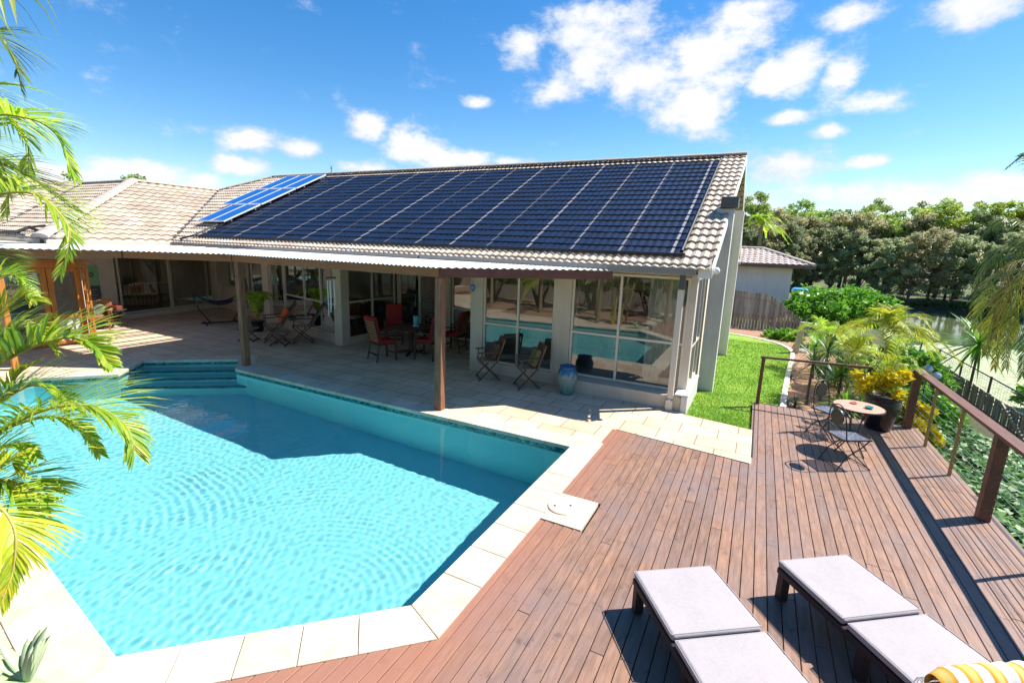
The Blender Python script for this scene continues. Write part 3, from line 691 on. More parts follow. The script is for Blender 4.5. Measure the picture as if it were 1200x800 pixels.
def window(p, q, z0, z1, mull=(), tr=(), w=.05, d=.06, fm=None, glass=None, name='window', bars=()):
    p, q = V(p), V(q); L = (q-p).length; u = (q-p)/L
    b = MB(); at_ = lambda s: p+u*s
    for s in [w/2, L-w/2]+[m*L for m in mull]:
        c = at_(s); b.box((c.x, c.y, (z0+z1)/2), (w, d, z1-z0), atan2(u.y, u.x))
    xs_ = [w/2]+sorted(m*L for m in mull)+[L-w/2]
    for z in [z0+w/2, z1-w/2]+list(tr):
        for a, c in zip(xs_, xs_[1:]):
            b.wall(at_(a+w/2), at_(c-w/2), z-w/2, z+w/2, d*.92)
    f = b.build(name, fm or M['frame'], H, world=True, bevel=.004)
    g_ = MB(); g_.wall(at_(w*.6), at_(L-w*.6), z0+w*.6, z1-w*.6, .004)
    g_.v = g_.v; b2 = MB(); a, c = at_(w*.6), at_(L-w*.6)
    b2.add([(a.x, a.y, z0+w*.6), (c.x, c.y, z0+w*.6), (c.x, c.y, z1-w*.6), (a.x, a.y, z1-w*.6)], [(0, 1, 2, 3)])
    b2.build('pane', glass or M['glass'], f, world=True); return f
window((-5.62, 9.56), (-3.83, 9.56), .26, 2.5, (.5,), (1.17,))
window((-3.45, 9.54), (-1.12, 9.54), .28, 2.5, (.44,), (1.22,))
sw = window((-1.03, 9.67), (-1.03, 10.93), .34, 2.5, (.5,), (1.15,))
hp('fly_screen', M['screen'], lambda b: b.wall((-1.0, 9.72), (-1.0, 10.25), 1.2, 2.45, .008), 0, sw)
# recess: back windows, doors, side glazing
window((-8.18, 12.02), (-6.04, 12.02), .1, 2.5, (.45,), (1.03,))
hp('column', M['cream_dark'], lambda b: b.box((-8.37, 12.02, 1.28), (.36, .2, 2.55)), .006)
window((-10.32, 12.04), (-9.42, 12.04), .05, 2.5, (.12,), (), name='sliding_door')
f = window((-9.40, 12.0), (-8.58, 12.0), .05, 2.5, (), (), name='security_door', glass=M['glass_clear'])
mb = MB(); lattice_part(mb, (-9.35, 11.96), (-8.63, 11.96), .1, 2.45); mb.build('lattice_grille', M['frame'], f, world=True)
window((-10.4, 9.93), (-10.4, 11.98), .14, 2.5, (.5,), (1.2,))
hp('plinth', M['cream_dark'], lambda b: b.box((-10.4, 10.95, .07), (.16, 2.1, .14)), .005)
hp('column', M['cream_dark'], lambda b: b.box((-10.42, 9.76, 1.28), (.3, .3, 2.55)), .008)
dp, dq = V((-10.6, 9.79)), V((-19.95, 12.25)); du_ = (dq-dp)
def onl(px):
    r_ = ray(px, 340); # intersect vertical plane
    A_ = Matrix(((r_.x, -du_.x), (r_.y, -du_.y))); s = A_.inverted() @ dp
    return s[1]
cutsx = [1-1e-6 if False else 0]+[onl(px) for px in (357, 318)]
window(dp, dp.lerp(dq, onl(334)), .2, 2.5, (onl(376)/onl(334), onl(357)/onl(334)), (1.12,))
hp('wall', M['cream'], lambda b: b.wall(dp.lerp(dq, onl(317)), dp.lerp(dq, onl(310)), 0, 2.55, .14), .006)
window(dp.lerp(dq, onl(333.5)), dp.lerp(dq, onl(317.3)), .2, 2.5, (), ())
window(dp.lerp(dq, onl(309.7)), dp.lerp(dq, onl(281)), .2, 2.5, (.45, .62), ())
window(dp.lerp(dq, onl(280)), dp.lerp(dq, onl(259)), .95, 2.5, (), ())
hp('wall', M['cream'], lambda b: b.wall(dp.lerp(dq, onl(280)), dp.lerp(dq, onl(259)), 0, .94, .12))
hp('plinth', M['cream_dark'], lambda b: b.wall(dp, dp.lerp(dq, onl(281)), .0, .2, .16), .005)
hp('column', M['cream'], lambda b: b.box((-20.0, 12.15, 1.28), (.34, .3, 2.55)), .006)
# wing doors
d0, d1 = V((-19.5, 8.42)), V((-20.18, 12.0))
dr_ = window(d0, d0.lerp(d1, .50), .16, 2.5, (), (), name='sliding_door')
f = window(d0.lerp(d1, .505), d1, .16, 2.5, (.86,), (), name='security_door', glass=M['glass_clear'])
mb = MB(); e_ = V((.045, .01)); lattice_part(mb, d0.lerp(d1, .52)+e_, d0.lerp(d1, .99)+e_, .2, 2.46, .14, .012); mb.build('lattice_grille', M['frame'], f, world=True)
hp('door_step', M['cream'], lambda b: b.wall(d0+V((.08, -.1)), d1+V((.08, 0)), 0, .155, .3), .008)
for k in range(15):
    mb = MB(); c_ = d0.lerp(d1, .1+.026*k)+V((.02, .004)); mb.box((c_.x, c_.y, 1.16), (.004, .035, .035), .19); mb.build('safety_decal', M['white'], dr_, world=True)
# french doors of orange timber
F0, F1 = V((-15.97, 6.22)), V((-16.2, 4.62))
f = window(V((-16.03, 4.40)), V((-16.0, 5.37)), .02, 2.02, (), (), w=.11, d=.07, fm=M['orange_wood'], name='french_door')
f = window(V((-16.0, 5.39)), V((-15.98, 6.05)), .02, 2.02, (), (.75,), w=.11, d=.07, fm=M['orange_wood'], name='french_door')
mb = MB(); mb.wall((-16.0, 5.5), (-15.985, 5.95), .12, .75, .02); mb.build('lower_panel', M['white_wall'], f, world=True)
hp('door_head', M['orange_wood'], lambda b: (b.wall((-16.05, 4.2), (-15.97, 6.2), 2.03, 2.17, .16), b.wall((-16.05, 4.2), (-15.97, 6.25), 2.175, 2.21, .24)), .006)
hp('wall', M['cream'], lambda b: b.wall((-16.1, 4.3), (-16.0, 6.15), 2.22, 2.56, .1))
La, Lb = V((-15.9, 6.09)), V((-15.43, 6.01))
def lw(b, s0, s1, z0, z1, t_): b.wall(La.lerp(Lb, s0), La.lerp(Lb, s1), z0, z1, t_)
f = hp('french_door', M['orange_wood'], lambda b: (lw(b, 0, .14, .02, 2.02, .045), lw(b, .86, 1, .02, 2.02, .045), lw(b, .145, .855, .02, .2, .04), lw(b, .145, .855, 1.9, 2.02, .04), [lw(b, .145, .855, z, z+.025, .03) for z in (.5, .8, 1.1, 1.4, 1.65)], lw(b, .48, .52, .2, 1.9, .034)))
# verandah roof
def yf(x):
    pts_ = [(-16.9, .6), (-13.9, 3.9), (-12.5, 5.42), (-10.4, 6.58), (-4.82, 6.58), (-2.42, 8.93)]
    for (a, b), (c, d) in zip(pts_, pts_[1:]):
        if a <= x <= c: return b+(d-b)*(x-a)/(c-a)
    return 8.93
vs, fs = [], []; x = -16.9; dx = .019
mb = MB(); prev = None
while x < -2.43:
    y0 = yf(x); ys_ = sorted(set([y0, max(y0, 7.55), 8.88])); h = .013*sin(2*pi*x/.1)
    ys_ = [y0, max(y0, 6.55), 8.88]
    cur = [(x, y, 2.578+.004*(y-6.6)+h) for y in ys_]
    if prev:
        b = len(mb.v); mb.v += prev+cur
        mb.f.append((b, b+3, b+4, b+1)); mb.mi.append(0)
        if not (-16.85 < x < -13.0 and (x*1.6) % 1 < .8): mb.f.append((b+1, b+4, b+5, b+2)); mb.mi.append(0)  # slots left out of the sheet, shaped to let sun stripes onto the patio
    prev = cur; x += dx
vr = mb.build('verandah_roof', M['awning'], H, world=True)
so = vr.modifiers.new('sheet', 'SOLIDIFY'); so.thickness = .003
def vp(name, m_, f, bev=.006): return hp(name, m_, f, bev, vr)
zb = 2.483
vp('beam', M['beam'], lambda b: b.bar((-10.42, 6.70, zb), (-4.84, 6.70, zb), .05, .15))
vp('beam', M['beam_red'], lambda b: b.bar((-4.82, 6.71, zb), (-2.47, 8.93, zb), .05, .15))
vp('beam', M['beam'], lambda b: b.bar((-10.44, 6.69, zb), (-12.47, 5.55, zb), .05, .15))
vp('beam', M['beam'], lambda b: b.bar((-12.49, 5.53, zb), (-13.85, 4.02, zb), .05, .15))
vp('beam', M['beam'], lambda b: b.bar((-13.87, 4.0, zb), (-16.85, .72, zb), .05, .15))
for k in range(9):
    x_ = -16+1.3*k
    vp('rafter', M['beam'], lambda b: b.bar((x_, yf(x_)+.2, 2.52), (x_, 8.9, 2.52), .045, .09))
for (x_, y_) in ((-4.88, 6.79), (-10.42, 6.82)):
    vp('post', M['post'], lambda b: b.box((x_, y_, 1.2), (.14, .14, 2.4)), .01)
vp('post', M['orange_wood'], lambda b: b.box((-13.9, 3.95, 1.2), (.1, .1, 2.4)), .01)
# security camera on the barge end, roof cable
hp('security_camera', M['white'], lambda b: (b.lathe([(0, -.06), (.05, -.03), (.06, .02), (.03, .06), (0, .07)], 14, (-.68, 9.12, 2.66)), b.tube([(-.78, 9.14, 2.7), (-.68, 9.12, 2.7)], .02, 8)), 0, None, True)
rpp('cable', M['black'], lambda b: (b.tube([(-17.3, 5.95, 2.84), (-17.6, 5.75, 3.0), (-18.2, 5.9, 2.98), (-18.8, 5.85, 2.86), (-19.6, 5.75, 2.82), (-22, 5.9, 2.9)], .045, 8), b.tube([(-17.3, 6.1, 2.86), (-17.7, 6.1, 3.06), (-18.4, 6.0, 3.0), (-19, 5.95, 2.9)], .03, 8)))
rpp('mast', M['gutter_dark'], lambda b: (b.tube([(-16.2, 14.9, 5.5), (-16.2, 14.9, 5.9)], .015, 6), b.box((-16.2, 14.9, 5.8), (.12, .02, .02))))
# things inside
tag(MB().box((-2.68, 12.62, 1.5), (1.25, .04, .85)).build('television', M['black'], bevel=.01), 'flat black television on the back wall of the glazed corner room', 'television')
mb = MB()
def drape(b, p, q, z0, z1, nf, amp):
    p, q = V(p), V(q); u = (q-p); L = u.length; u /= L; nn_ = V((-u.y, u.x)); K = nf*8
    vs = [];
    for i in range(K+1):
        c = p+u*(L*i/K)+nn_*(amp*sin(2*pi*i/8)); vs += [(c.x, c.y, z0), (c.x, c.y, z1)]
    b.add(vs, [(2*i, 2*i+2, 2*i+3, 2*i+1) for i in range(K)])
drape(mb, (-1.95, 9.95), (-1.24, 9.95), .3, 2.5, 7, .035); tag(mb.build('curtain', M['curtain'], smooth=True), 'long cream curtain gathered at the corner window by the downpipe', 'curtain')
mb = MB(); drape(mb, (-3.95, 9.95), (-3.45, 9.95), .3, 2.5, 4, .03); tag(mb.build('curtain', M['curtain'], smooth=True), 'pale curtain hanging behind the wide pillar beside the blue urn', 'curtain')
t = thing('sofa', 'low grey sofa seen through the corner window glass behind the urn', 'sofa', (-2.9, 10.7, .27))
MB().box((0, 0, .17), (1.3, .75, .3)).build('seat', M['ottoman'], t, bevel=.05, segs=3); MB().box((-.35, .05, .42), (.5, .5, .22)).build('cushion', M['ottoman'], t, bevel=.08, segs=3)
t = thing('bookcase', 'tall brown cabinet in the dim room behind the sliding doors', 'cabinet', (-11.2, 14.8, .05))
MB().box((0, .15, 1.0), (1.2, .03, 2.0)).build('back', M['brown_wood'], t)
for x_ in (-.6, .6): MB().box((x_, 0, 1), (.04, .32, 2.0)).build('side', M['brown_wood'], t)
for z_ in (.2, .65, 1.1, 1.55, 1.98): MB().box((0, 0, z_), (1.16, .3, .03)).build('shelf', M['brown_wood'], t)
t = thing('indoor_table', 'brown timber table standing inside the dim dining room', 'table', (-12.2, 12.2, .05))
MB().box((0, 0, .73), (1.5, .9, .04)).build('tabletop', M['brown_wood'], t, bevel=.01)
for x_ in (-.65, .65):
    for y_ in (-.36, .36): MB().box((x_, y_, .355), (.06, .06, .71)).build('leg', M['brown_wood'], t)
def inchair(loc, rz, label):
    t = thing('indoor_chair', label, 'chair', loc, rz, 'white seated chairs indoors')
    MB().box((0, 0, .46), (.42, .42, .06)).build('seat', M['white'], t, bevel=.02)
    b = MB(); b.box((0, .2, .75), (.4, .03, .4)); b.build('backrest', M['dark_wood'], t, bevel=.01)
    for x_ in (-.18, .18):
        for y_ in (-.18, .18): MB().box((x_, y_, .215), (.03, .03, .43)).build('leg', M['black_metal'], t)
inchair((-11.6, 11.3, .05), .2, 'white seated indoor chair nearest the wind chime')
inchair((-12.6, 11.2, .05), .1, 'white seated indoor chair behind the left wooden recliner')
# ================================================================ FURNITURE
def PYp(x, y, Y):
    d = ray(x, y); return EYE+d*(Y/d.y)
def PW(x, y, p, q):
    p, q = V(p), V(q); e = q-p; r_ = ray(x, y); s = Matrix(((r_.x, -e.x), (r_.y, -e.y))).inverted() @ p
    return EYE+r_*s[0]
def fl(p): return (p.x, p.y, 0)
def folding_chair(name, label, loc, rz, group, wood, rec=0, cush=None, first=None):
    t = thing(name, label, 'chair', loc, rz, group); t.scale = (1.18, 1.18, 1.12) if rec else (1, 1, 1)
    b = MB()
    for k in range(7): b.box((0, -.2+.064*k, .435), (.44, .05, .018))
    b.build('seat', M['mid_seat'], t, bevel=.003)
    for sx in (-1, 1):
        x = sx*.235
        MB().bar((x, -.23, .0), (x, .17, .43), .022, .04, (1, 0, 0)).build('leg', wood, t, bevel=.003)
        MB().bar((x*.88, .25, .0), (x*.88, -.2, .43), .022, .04, (1, 0, 0)).build('leg', wood, t, bevel=.003)
        b = MB(); b.bar((x*1.06, -.24, .64), (x*1.06, .26, .665), .05, .022); b.bar((x, -.19, .43), (x, -.17, .64), .03, .022)
        b.build('armrest', wood, t, bevel=.003)
    b = MB()
    for y, z in ((-.2, .035), (.22, .03), (.0, .23)): b.bar((-.23, y, z), (.23, y, z), .02, .03)
    b.build('stretcher', wood, t)
    top = V((0, .34+rec*.3, .92+rec*.12)); bot = V((0, .17, .42)); d = top-bot
    b = MB()
    for x in (-.235, .235): b.bar(bot+V((x, 0, 0)), top+V((x, 0, 0)), .024, .042, (0, 1, 0))
    b.bar(top+V((-.24, 0, 0)), top+V((.24, 0, 0)), .024, .06, (0, 0, 1)); b.bar(bot+d*.12+V((-.23, 0, 0)), bot+d*.12+V((.23, 0, 0)), .02, .04)
    for k in range(7):
        x = -.18+.06*k; b.bar(bot+d*.12+V((x, 0, 0)), top+V((x, 0, 0)), .034, .012, (0, 1, 0))
    b.build('backrest', wood, t)
    if cush:
        c = bot+d*.42+V((0, -.07, .02)); ang = atan2(d.y, d.z)
        b = MB(); b.box(c, (.40, .12, .38), tilt=Matrix.Rotation(-ang, 3, 'X')); tag_ = b.build('cushion', cush, t, bevel=.05, segs=4)
    return t
M['mid_seat'] = simple('pale_seat_slats', (.34, .24, .17), .6, .2, 8, .1)
M['olive'] = simple('olive_fabric', (.2, .19, .06), .85, .3, 16, .2)
M['brown_fabric'] = simple('brown_patterned_fabric', (.16, .09, .05), .85, .5, 22, .2)
folding_chair('folding_chair', 'wooden folding armchair with a brown cushion, farther from the blue urn', (-5.22, 9.08, 0), radians(-50), 'folding chairs by the window', M['mid_wood'], 0, M['brown_fabric'])
folding_chair('folding_chair', 'wooden folding armchair with an olive cushion, next to the blue urn', (-4.2, 9.0, 0), radians(-50), 'folding chairs by the window', M['mid_wood'], 0, M['olive'])
folding_chair('folding_recliner', 'dark wooden recliner with an orange cushion on its seat behind the left verandah post', fl(PZ(322, 399)), radians(-36), 'wooden recliners under the verandah', M['dark_wood'], .6, M['fabric_orange'])
folding_chair('folding_recliner', 'dark wooden recliner with bare slats beside the big square column', fl(PZ(355, 401)), radians(-40), 'wooden recliners under the verandah', M['dark_wood'], .6)
def footstool(loc, rz, label):
    t = thing('footstool', label, 'footstool', loc, rz, 'slatted footstools')
    b = MB()
    for k in range(6): b.box((0, -.2+.08*k, .36), (.46, .06, .018))
    b.build('seat', M['mid_seat'], t)
    for x in (-.2, .2):
        MB().bar((x, -.22, 0), (x, .2, .35), .022, .035, (1, 0, 0)).build('leg', M['dark_wood'], t)
        MB().bar((x*.88, .22, 0), (x*.88, -.2, .35), .022, .035, (1, 0, 0)).build('leg', M['dark_wood'], t)
    for y in (-.2, .2): MB().bar((-.2, y, .04), (.2, y, .04), .02, .03).build('stretcher', M['dark_wood'], t)
footstool(fl(PZ(329, 404)), radians(-60), 'low slatted wooden footstool to the right of the left verandah post')
footstool(fl(PZ(292, 399)), radians(-60), 'low slatted wooden footstool half hidden behind the left verandah post')
def dining_chair(loc, rz, label):
    t = thing('dining_chair', label, 'chair', loc, rz, 'red cushioned dining chairs'); t.scale = (1.1, 1.1, 1.1)
    for x in (-.22, .22):
        MB().bar((x, -.22, 0), (x, -.2, .62), .035, .04, (0, 1, 0)).build('leg', M['dark_wood'], t)
        MB().tube([(x, .27, 0), (x, .2, .42), (x, .27, .75), (x, .33, 1.0)], .019, 8).build('leg', M['dark_wood'], t)
        MB().bar((x, -.24, .635), (x, .24, .65), .05, .025).build('armrest', M['dark_wood'], t, bevel=.005)
    b = MB()
    for k in range(8): b.bar((-.21, .215+.014*k, .48+.062*k), (.21, .215+.014*k, .48+.062*k), .014, .036)
    b.build('backrest', M['slat'], t)
    MB().box((0, 0, .40), (.44, .42, .04)).build('seat_frame', M['dark_wood'], t)
    MB().box((0, -.01, .455), (.45, .46, .07)).build('seat_cushion', M['fabric_red'], t, bevel=.03, segs=3)
    b = MB(); b.box((0, .205, .74), (.42, .05, .52), tilt=Matrix.Rotation(-.2, 3, 'X')); b.box((0, .30, .985), (.43, .13, .10)); b.build('back_cushion', M['fabric_red'], t, bevel=.025, segs=3)
    for y in (-.21, .23): MB().bar((-.22, y, .16), (.22, y, .16), .02, .03).build('stretcher', M['dark_wood'], t)
M['slat'] = simple('tan_slats', (.42, .2, .09), .5, .2, 9, .1)
def face(dx, dy): return atan2(dx, -dy)      # local -Y points to (dx, dy)
tc_ = PZ(482, 414)
dining_chair(fl(PZ(449, 421)), face(.35, 1), 'red cushioned dining chair with its slatted back to the pool, left of the dark table')
dining_chair(fl(PZ(462, 402)), face(.6, -.8), 'red cushioned dining chair on the far left side of the dark table')
dining_chair(fl(PZ(501, 420)), face(-1, -.15), 'red cushioned dining chair directly left of the middle post, right of the dark table')
dining_chair(fl(PZ(532, 411)), face(-1, -.1), 'red cushioned dining chair just right of the middle post')
dining_chair(fl(PZ(510, 398)), face(-.6, -.8), 'red cushioned dining chair on the far side of the table, behind the middle post')
t = thing('dining_table', 'round dark wooden outdoor dining table with a pedestal base between red chairs', 'table', fl(tc_))
MB().lathe([(0, .70), (.60, .70), (.62, .715), (.62, .735), (0, .74)], 8).build('tabletop', M['dark_wood'], t)
MB().lathe([(.05, .06), (.09, .1), (.06, .3), (.08, .6), (.2, .70)], 12).build('pedestal', M['dark_wood'], t)
for a in range(4): MB().bar((0, 0, .08), (.42*cos(a*pi/2+.4), .42*sin(a*pi/2+.4), .03), .06, .05).build('foot', M['dark_wood'], t)
t = thing('candle_lantern', 'turquoise glass candle lantern standing on the dark dining table', 'lantern', (tc_.x+.05, tc_.y+.15, .74))
M['turq'] = simple('turquoise_glass', (.08, .5, .55), .15, .1, 9, 0)
MB().lathe([(.085, 0), (.09, .02), (.09, .03)], 16).build('base', M['white'], t); MB().lathe([(.07, .03), (.08, .1), (.08, .26), (.065, .28)], 10).build('glass_shade', M['turq'], t)
# blue glazed urn
def urn_mat():
    m, nt, b = newmat('blue_glaze'); v = coords(nt, (1, 1, .35)); sp = N(nt, 'ShaderNodeSeparateXYZ'); tcx = N(nt, 'ShaderNodeTexCoord'); nt.links.new(tcx.outputs['Object'], sp.inputs[0])
    n_ = noise_(nt, v, 22, 5, .6); a = N(nt, 'ShaderNodeMath', operation='MULTIPLY_ADD'); nt.links.new(n_, a.inputs[0]); a.inputs[1].default_value = .45; nt.links.new(sp.outputs[2], a.inputs[2])
    o = ramp(nt, a.outputs[0], [(.2, (.06, .16, .14)), (.45, (.22, .32, .26)), (.6, (.30, .36, .28)), (.7, (.03, .15, .26)), (.85, (.02, .09, .24))])
    nt.links.new(o, b.inputs['Base Color']); b.inputs['Roughness'].default_value = .18; return m
M['urn'] = urn_mat()
t = thing('ceramic_urn', 'tall blue and green glazed ceramic urn standing against the low plinth', 'urn', (-3.27, 9.0, 0))
MB().lathe([(.0, 0), (.12, 0), (.125, .03), (.16, .15), (.195, .32), (.205, .42), (.19, .5), (.16, .545), (.15, .56), (.17, .585), (.165, .6), (.135, .59), (.13, .54), (.0, .5)], 32).build('body', M['urn'], t, smooth=True)
# hammock on stand
ha, hb_ = PZ(236, 380), PZ(283, 377)
t = thing('hammock', 'navy hammock slung on a dark steel stand beside the lattice door', 'hammock', fl((ha+hb_)/2))
ax = (hb_-ha).normalized(); side = V((-ax.y, ax.x, 0)); Lh = (hb_-ha).length/2
def hb(name, m_, pts, r): MB().tube([p for p in pts], r, 8).build(name, m_, t)
hb('base_bar', M['black_metal'], [-ax*Lh+V((0, 0, .04)), ax*Lh+V((0, 0, .04))], .025)
for s in (-1, 1):
    hb('cross_foot', M['black_metal'], [ax*s*Lh*.8-side*.45+V((0, 0, .03)), ax*s*Lh*.8+side*.45+V((0, 0, .03))], .022)
    hb('upright', M['black_metal'], [ax*s*Lh*.55+V((0, 0, .05)), ax*s*Lh*1.05+V((0, 0, .5)), ax*s*(Lh*1.3)+V((0, 0, 1.08))], .024)
b = MB(); K = 16
for i in range(K+1):
    u = -1+2*i/K
    for j in range(7):
        w_ = -1+j/3; wd = .38*(1-abs(u)**4*.85); b.v.append(tuple(ax*(u*Lh*1.25)+side*(w_*wd)+V((0, 0, .62+.42*u*u+.10*w_*w_*(1-u*u)))))
b.f = [(i*7+j, i*7+j+1, i*7+j+8, i*7+j+7) for i in range(K) for j in range(6)]; b.mi = [0]*len(b.f)
o = b.build('sling', M['navy'], t, smooth=True); q_ = o.modifiers.new('th', 'SOLIDIFY'); q_.thickness = .012
# wind chime
cpos = PYp(388, 326, 8.6)
t = thing('wind_chime', 'wind chime with long pale tubes hanging below the verandah near the big column', 'wind chime', (cpos.x, cpos.y, cpos.z))
MB().lathe([(0, .0), (.12, 0), (.12, .03), (0, .03)], 16).build('top_disc', M['mid_wood'], t)
MB().tube([(0, 0, .03), (0, 0, 2.5-cpos.z)], .004, 5).build('cord', M['black'], t)
for k, L_ in enumerate((.62, .72, .82, .9, .7)):
    a = k*2*pi/5+.3; MB().tube([(.085*cos(a), .085*sin(a), -.05), (.085*cos(a), .085*sin(a), -.05-L_)], .017, 8).build('chime_tube', M['white'], t)
# hanging blue ornament seen by the recess
M['blue_orn'] = simple('sky_blue_glass', (.12, .32, .75), .2, .2, 12, 0, c2=(.04, .1, .3))
p_ = PYp(554, 337, 9.3)
t = thing('glass_ornament', 'small blue hanging ornament beneath the verandah, right of the middle post', 'ornament', tuple(p_))
MB().lathe([(0, -.1), (.04, -.06), (.065, 0), (.045, .06), (0, .08)], 14).build('body', M['blue_orn'], t, smooth=True)
MB().tube([(0, 0, .08), (0, 0, 2.5-p_.z)], .003, 5).build('cord', M['black'], t)
# banner on the wall behind the armchair
wp, wq = (-19.05, 6.42), (-19.38, 8.3)
def bq(x0, y0, x1, y1): return PW(x0, y0, wp, wq), PW(x1, y1, wp, wq)
tl, br_ = bq(92, 313, 118, 366); wu = (V(wq)-V(wp)).normalized(); wu3 = V((wu.x, wu.y, 0)); wn = V((wu.y, -wu.x, 0)); wn = wn if wn.x > 0 else -wn
c0 = PW(105, 340, wp, wq); Wb, Hb = .62, 1.72; base_ = V((c0.x, c0.y, 0))
M['mint'] = simple('mint_cloth', (.24, .5, .24), .9, .05, 3, 0); M['mint2'] = simple('pale_mint_cloth', (.42, .6, .45), .9, .05, 3, 0); M['slate'] = simple('slate_cloth', (.10, .10, .115), .9, .1, 3, 0)
t = thing('wall_hanging', 'green and slate cloth wall hanging with black brush characters above the wicker chair', 'banner', (base_.x, base_.y, .25))
def panel(name, m_, z0, z1, off=.012, xa=-Wb/2, xb=Wb/2, par=None):
    vs = []
    b = MB(); c = wn*off
    b.bar(wu3*xa+c+V((0, 0, (z0+z1)/2)), wu3*xb+c+V((0, 0, (z0+z1)/2)), .008, z1-z0); return b.build(name, m_, par or t)
z9 = 1.58
pg = panel('green_panel', M['mint'], z9-.62, z9); pd_ = panel('slate_panel', M['slate'], z9-1.12, z9-.625); pl_ = panel('pale_panel', M['mint2'], z9-1.5, z9-1.125)
for par, zc, s_ in ((pg, z9-.28, 1), (pl_, z9-1.3, .6)):
    b = MB()
    def st(pts, r): b.tube([wu3*(x*s_)+wn*.02+V((0, 0, zc+y*s_)) for x, y in pts], [q*s_ for q in r], 6)
    st([(-.12, .1), (-.08, .03), (-.13, -.05), (-.05, -.10)], [.01, .02, .016, .006]); st([(-.15, .04), (-.04, .05)], [.012, .008]); st([(-.07, .1), (-.09, -.12)], [.01, .014])
    st([(.03, -.04), (.02, .05), (.09, .08), (.15, .03), (.13, -.05), (.07, -.06), (.06, .0), (.1, .02)], [.008, .014, .018, .02, .014, .012, .01, .006])
    b.build('brush_character', M['black'], par)
for k in range(4):
    panel('text_line', M['mint2'], z9-.76-.09*k, z9-.745-.09*k, .018, -.2, .2-.05*(k % 2), pd_)
MB().tube([wu3*(-Wb/2)+wn*.012+V((0, 0, z9)), wn*.02+V((0, 0, z9+.22)), wu3*(Wb/2)+wn*.012+V((0, 0, z9))], .004, 5).build('cord', M['black'], t)
# wicker armchair, basket, side table
M['cush_g'] = simple('green_navy_fabric', (.33, .36, .04), .85, .4, 4, .1, c2=(.03, .05, .16))
t = thing('wicker_armchair', 'brown wicker armchair with a green and navy cushion below the wall hanging', 'chair', fl(PZ(118, 385)), face(.8, -.5))
MB().box((0, 0, .34), (.56, .54, .16)).build('seat', M['wicker'], t, bevel=.03)
b = MB(); b.box((0, .27, .62), (.6, .08, .52), tilt=Matrix.Rotation(-.15, 3, 'X')); b.build('backrest', M['wicker'], t, bevel=.035, segs=3)
for x in (-.3, .3):
    MB().box((x, 0, .5), (.08, .54, .24)).build('armrest', M['wicker'], t, bevel=.03, segs=3)
    for y in (-.24, .24): MB().bar((x*.9, y, 0), (x*.9, y, .3), .045, .045, (0, 1, 0)).build('leg', M['wicker'], t)
b = MB(); b.box((-.08, .14, .6), (.40, .12, .38), tilt=Matrix.Rotation(-.35, 3, 'X') @ Matrix.Rotation(.5, 3, 'Y')); b.build('cushion', M['cush_g'], t, bevel=.05, segs=4)
bp_ = PZ(133, 381)
t = thing('round_basket', 'round woven basket lid leaning on the wall behind the small black table', 'basket', (bp_.x-.35, bp_.y+.15, 0))
MB().lathe([(0, 0), (.2, .0), (.22, .02), (.2, .04), (0, .05)], 24, (0, 0, .225), Matrix.Rotation(radians(75), 3, 'Y')).build('woven_disc', M['wicker'], t)
tp_ = PZ(139, 383)
t = thing('side_table', 'small round black metal table holding a red planter beside the wicker chair', 'table', fl(tp_))
MB().lathe([(0, .54), (.26, .54), (.27, .55), (.26, .56), (0, .56)], 28).build('tabletop', M['black_metal'], t)
for a in range(4):
    c_, s_ = cos(a*pi/2+.3), sin(a*pi/2+.3); MB().tube([(c_*.22, s_*.22, 0), (c_*.09, s_*.09, .15), (c_*.06, s_*.06, .3), (c_*.1, s_*.1, .45), (c_*.2, s_*.2, .54)], .009, 6).build('leg', M['black_metal'], t)
MB().lathe([(.065, .29), (.075, .3), (.065, .31)], 16).build('ring', M['black_metal'], t)
t = thing('red_planter', 'small red planter on top of the round black side table', 'planter', (tp_.x, tp_.y, .56))
M['red_pot'] = simple('red_brown_pot', (.28, .06, .035), .5, .2, 8, .1)
MB().box((0, 0, .06), (.26, .18, .12), .3).build('pot', M['red_pot'], t, bevel=.01)
b = MB()
for k in range(40):
    a = R.uniform(0, 2*pi); r_ = R.uniform(0, .1); h = R.uniform(.04, .12); x, y = r_*cos(a), r_*sin(a); b.add([(x-.01, y, .12), (x+.01, y, .12), (x+R.uniform(-.05, .05), y+R.uniform(-.05, .05), .12+h)], [(0, 1, 2)])
b.build('plant', M['fabric_red'], t)
# bistro set
t = thing('bistro_table', 'small round table with a terracotta mosaic top and curved black metal legs', 'table', (1.6, 8.72, 0))
MB().lathe([(0, .718), (.325, .718), (.335, .728), (.325, .738), (0, .738)], 40).build('tabletop', M['pink_stone'], t)
MB().lathe([(.33, .71), (.343, .712), (.343, .735), (.33, .735)], 40).build('rim', M['black_metal'], t)
for a in range(4):
    c_, s_ = cos(a*pi/2+.55), sin(a*pi/2+.55); MB().tube([(c_*.27, s_*.27, 0), (c_*.14, s_*.14, .14), (c_*.07, s_*.07, .33), (c_*.1, s_*.1, .52), (c_*.24, s_*.24, .71)], .010, 8).build('leg', M['black_metal'], t)
MB().lathe([(.068, .32), (.085, .33), (.068, .34)], 18).build('ring', M['black_metal'], t)
t = thing('ashtray', 'small pink stone dish on the mosaic bistro table', 'dish', (1.55, 8.83, .738))
MB().lathe([(0, 0), (.045, 0), (.05, .025), (.04, .026), (.035, .012), (0, .01)], 16).build('bowl', M['pink_stone'], t)
t = thing('glass_dish', 'small teal glass candle dish on the mosaic bistro table', 'dish', (1.72, 8.66, .738))
MB().lathe([(0, 0), (.04, 0), (.06, .03), (.055, .035), (.04, .02), (0, .015)], 16).build('bowl', M['teal'], t)
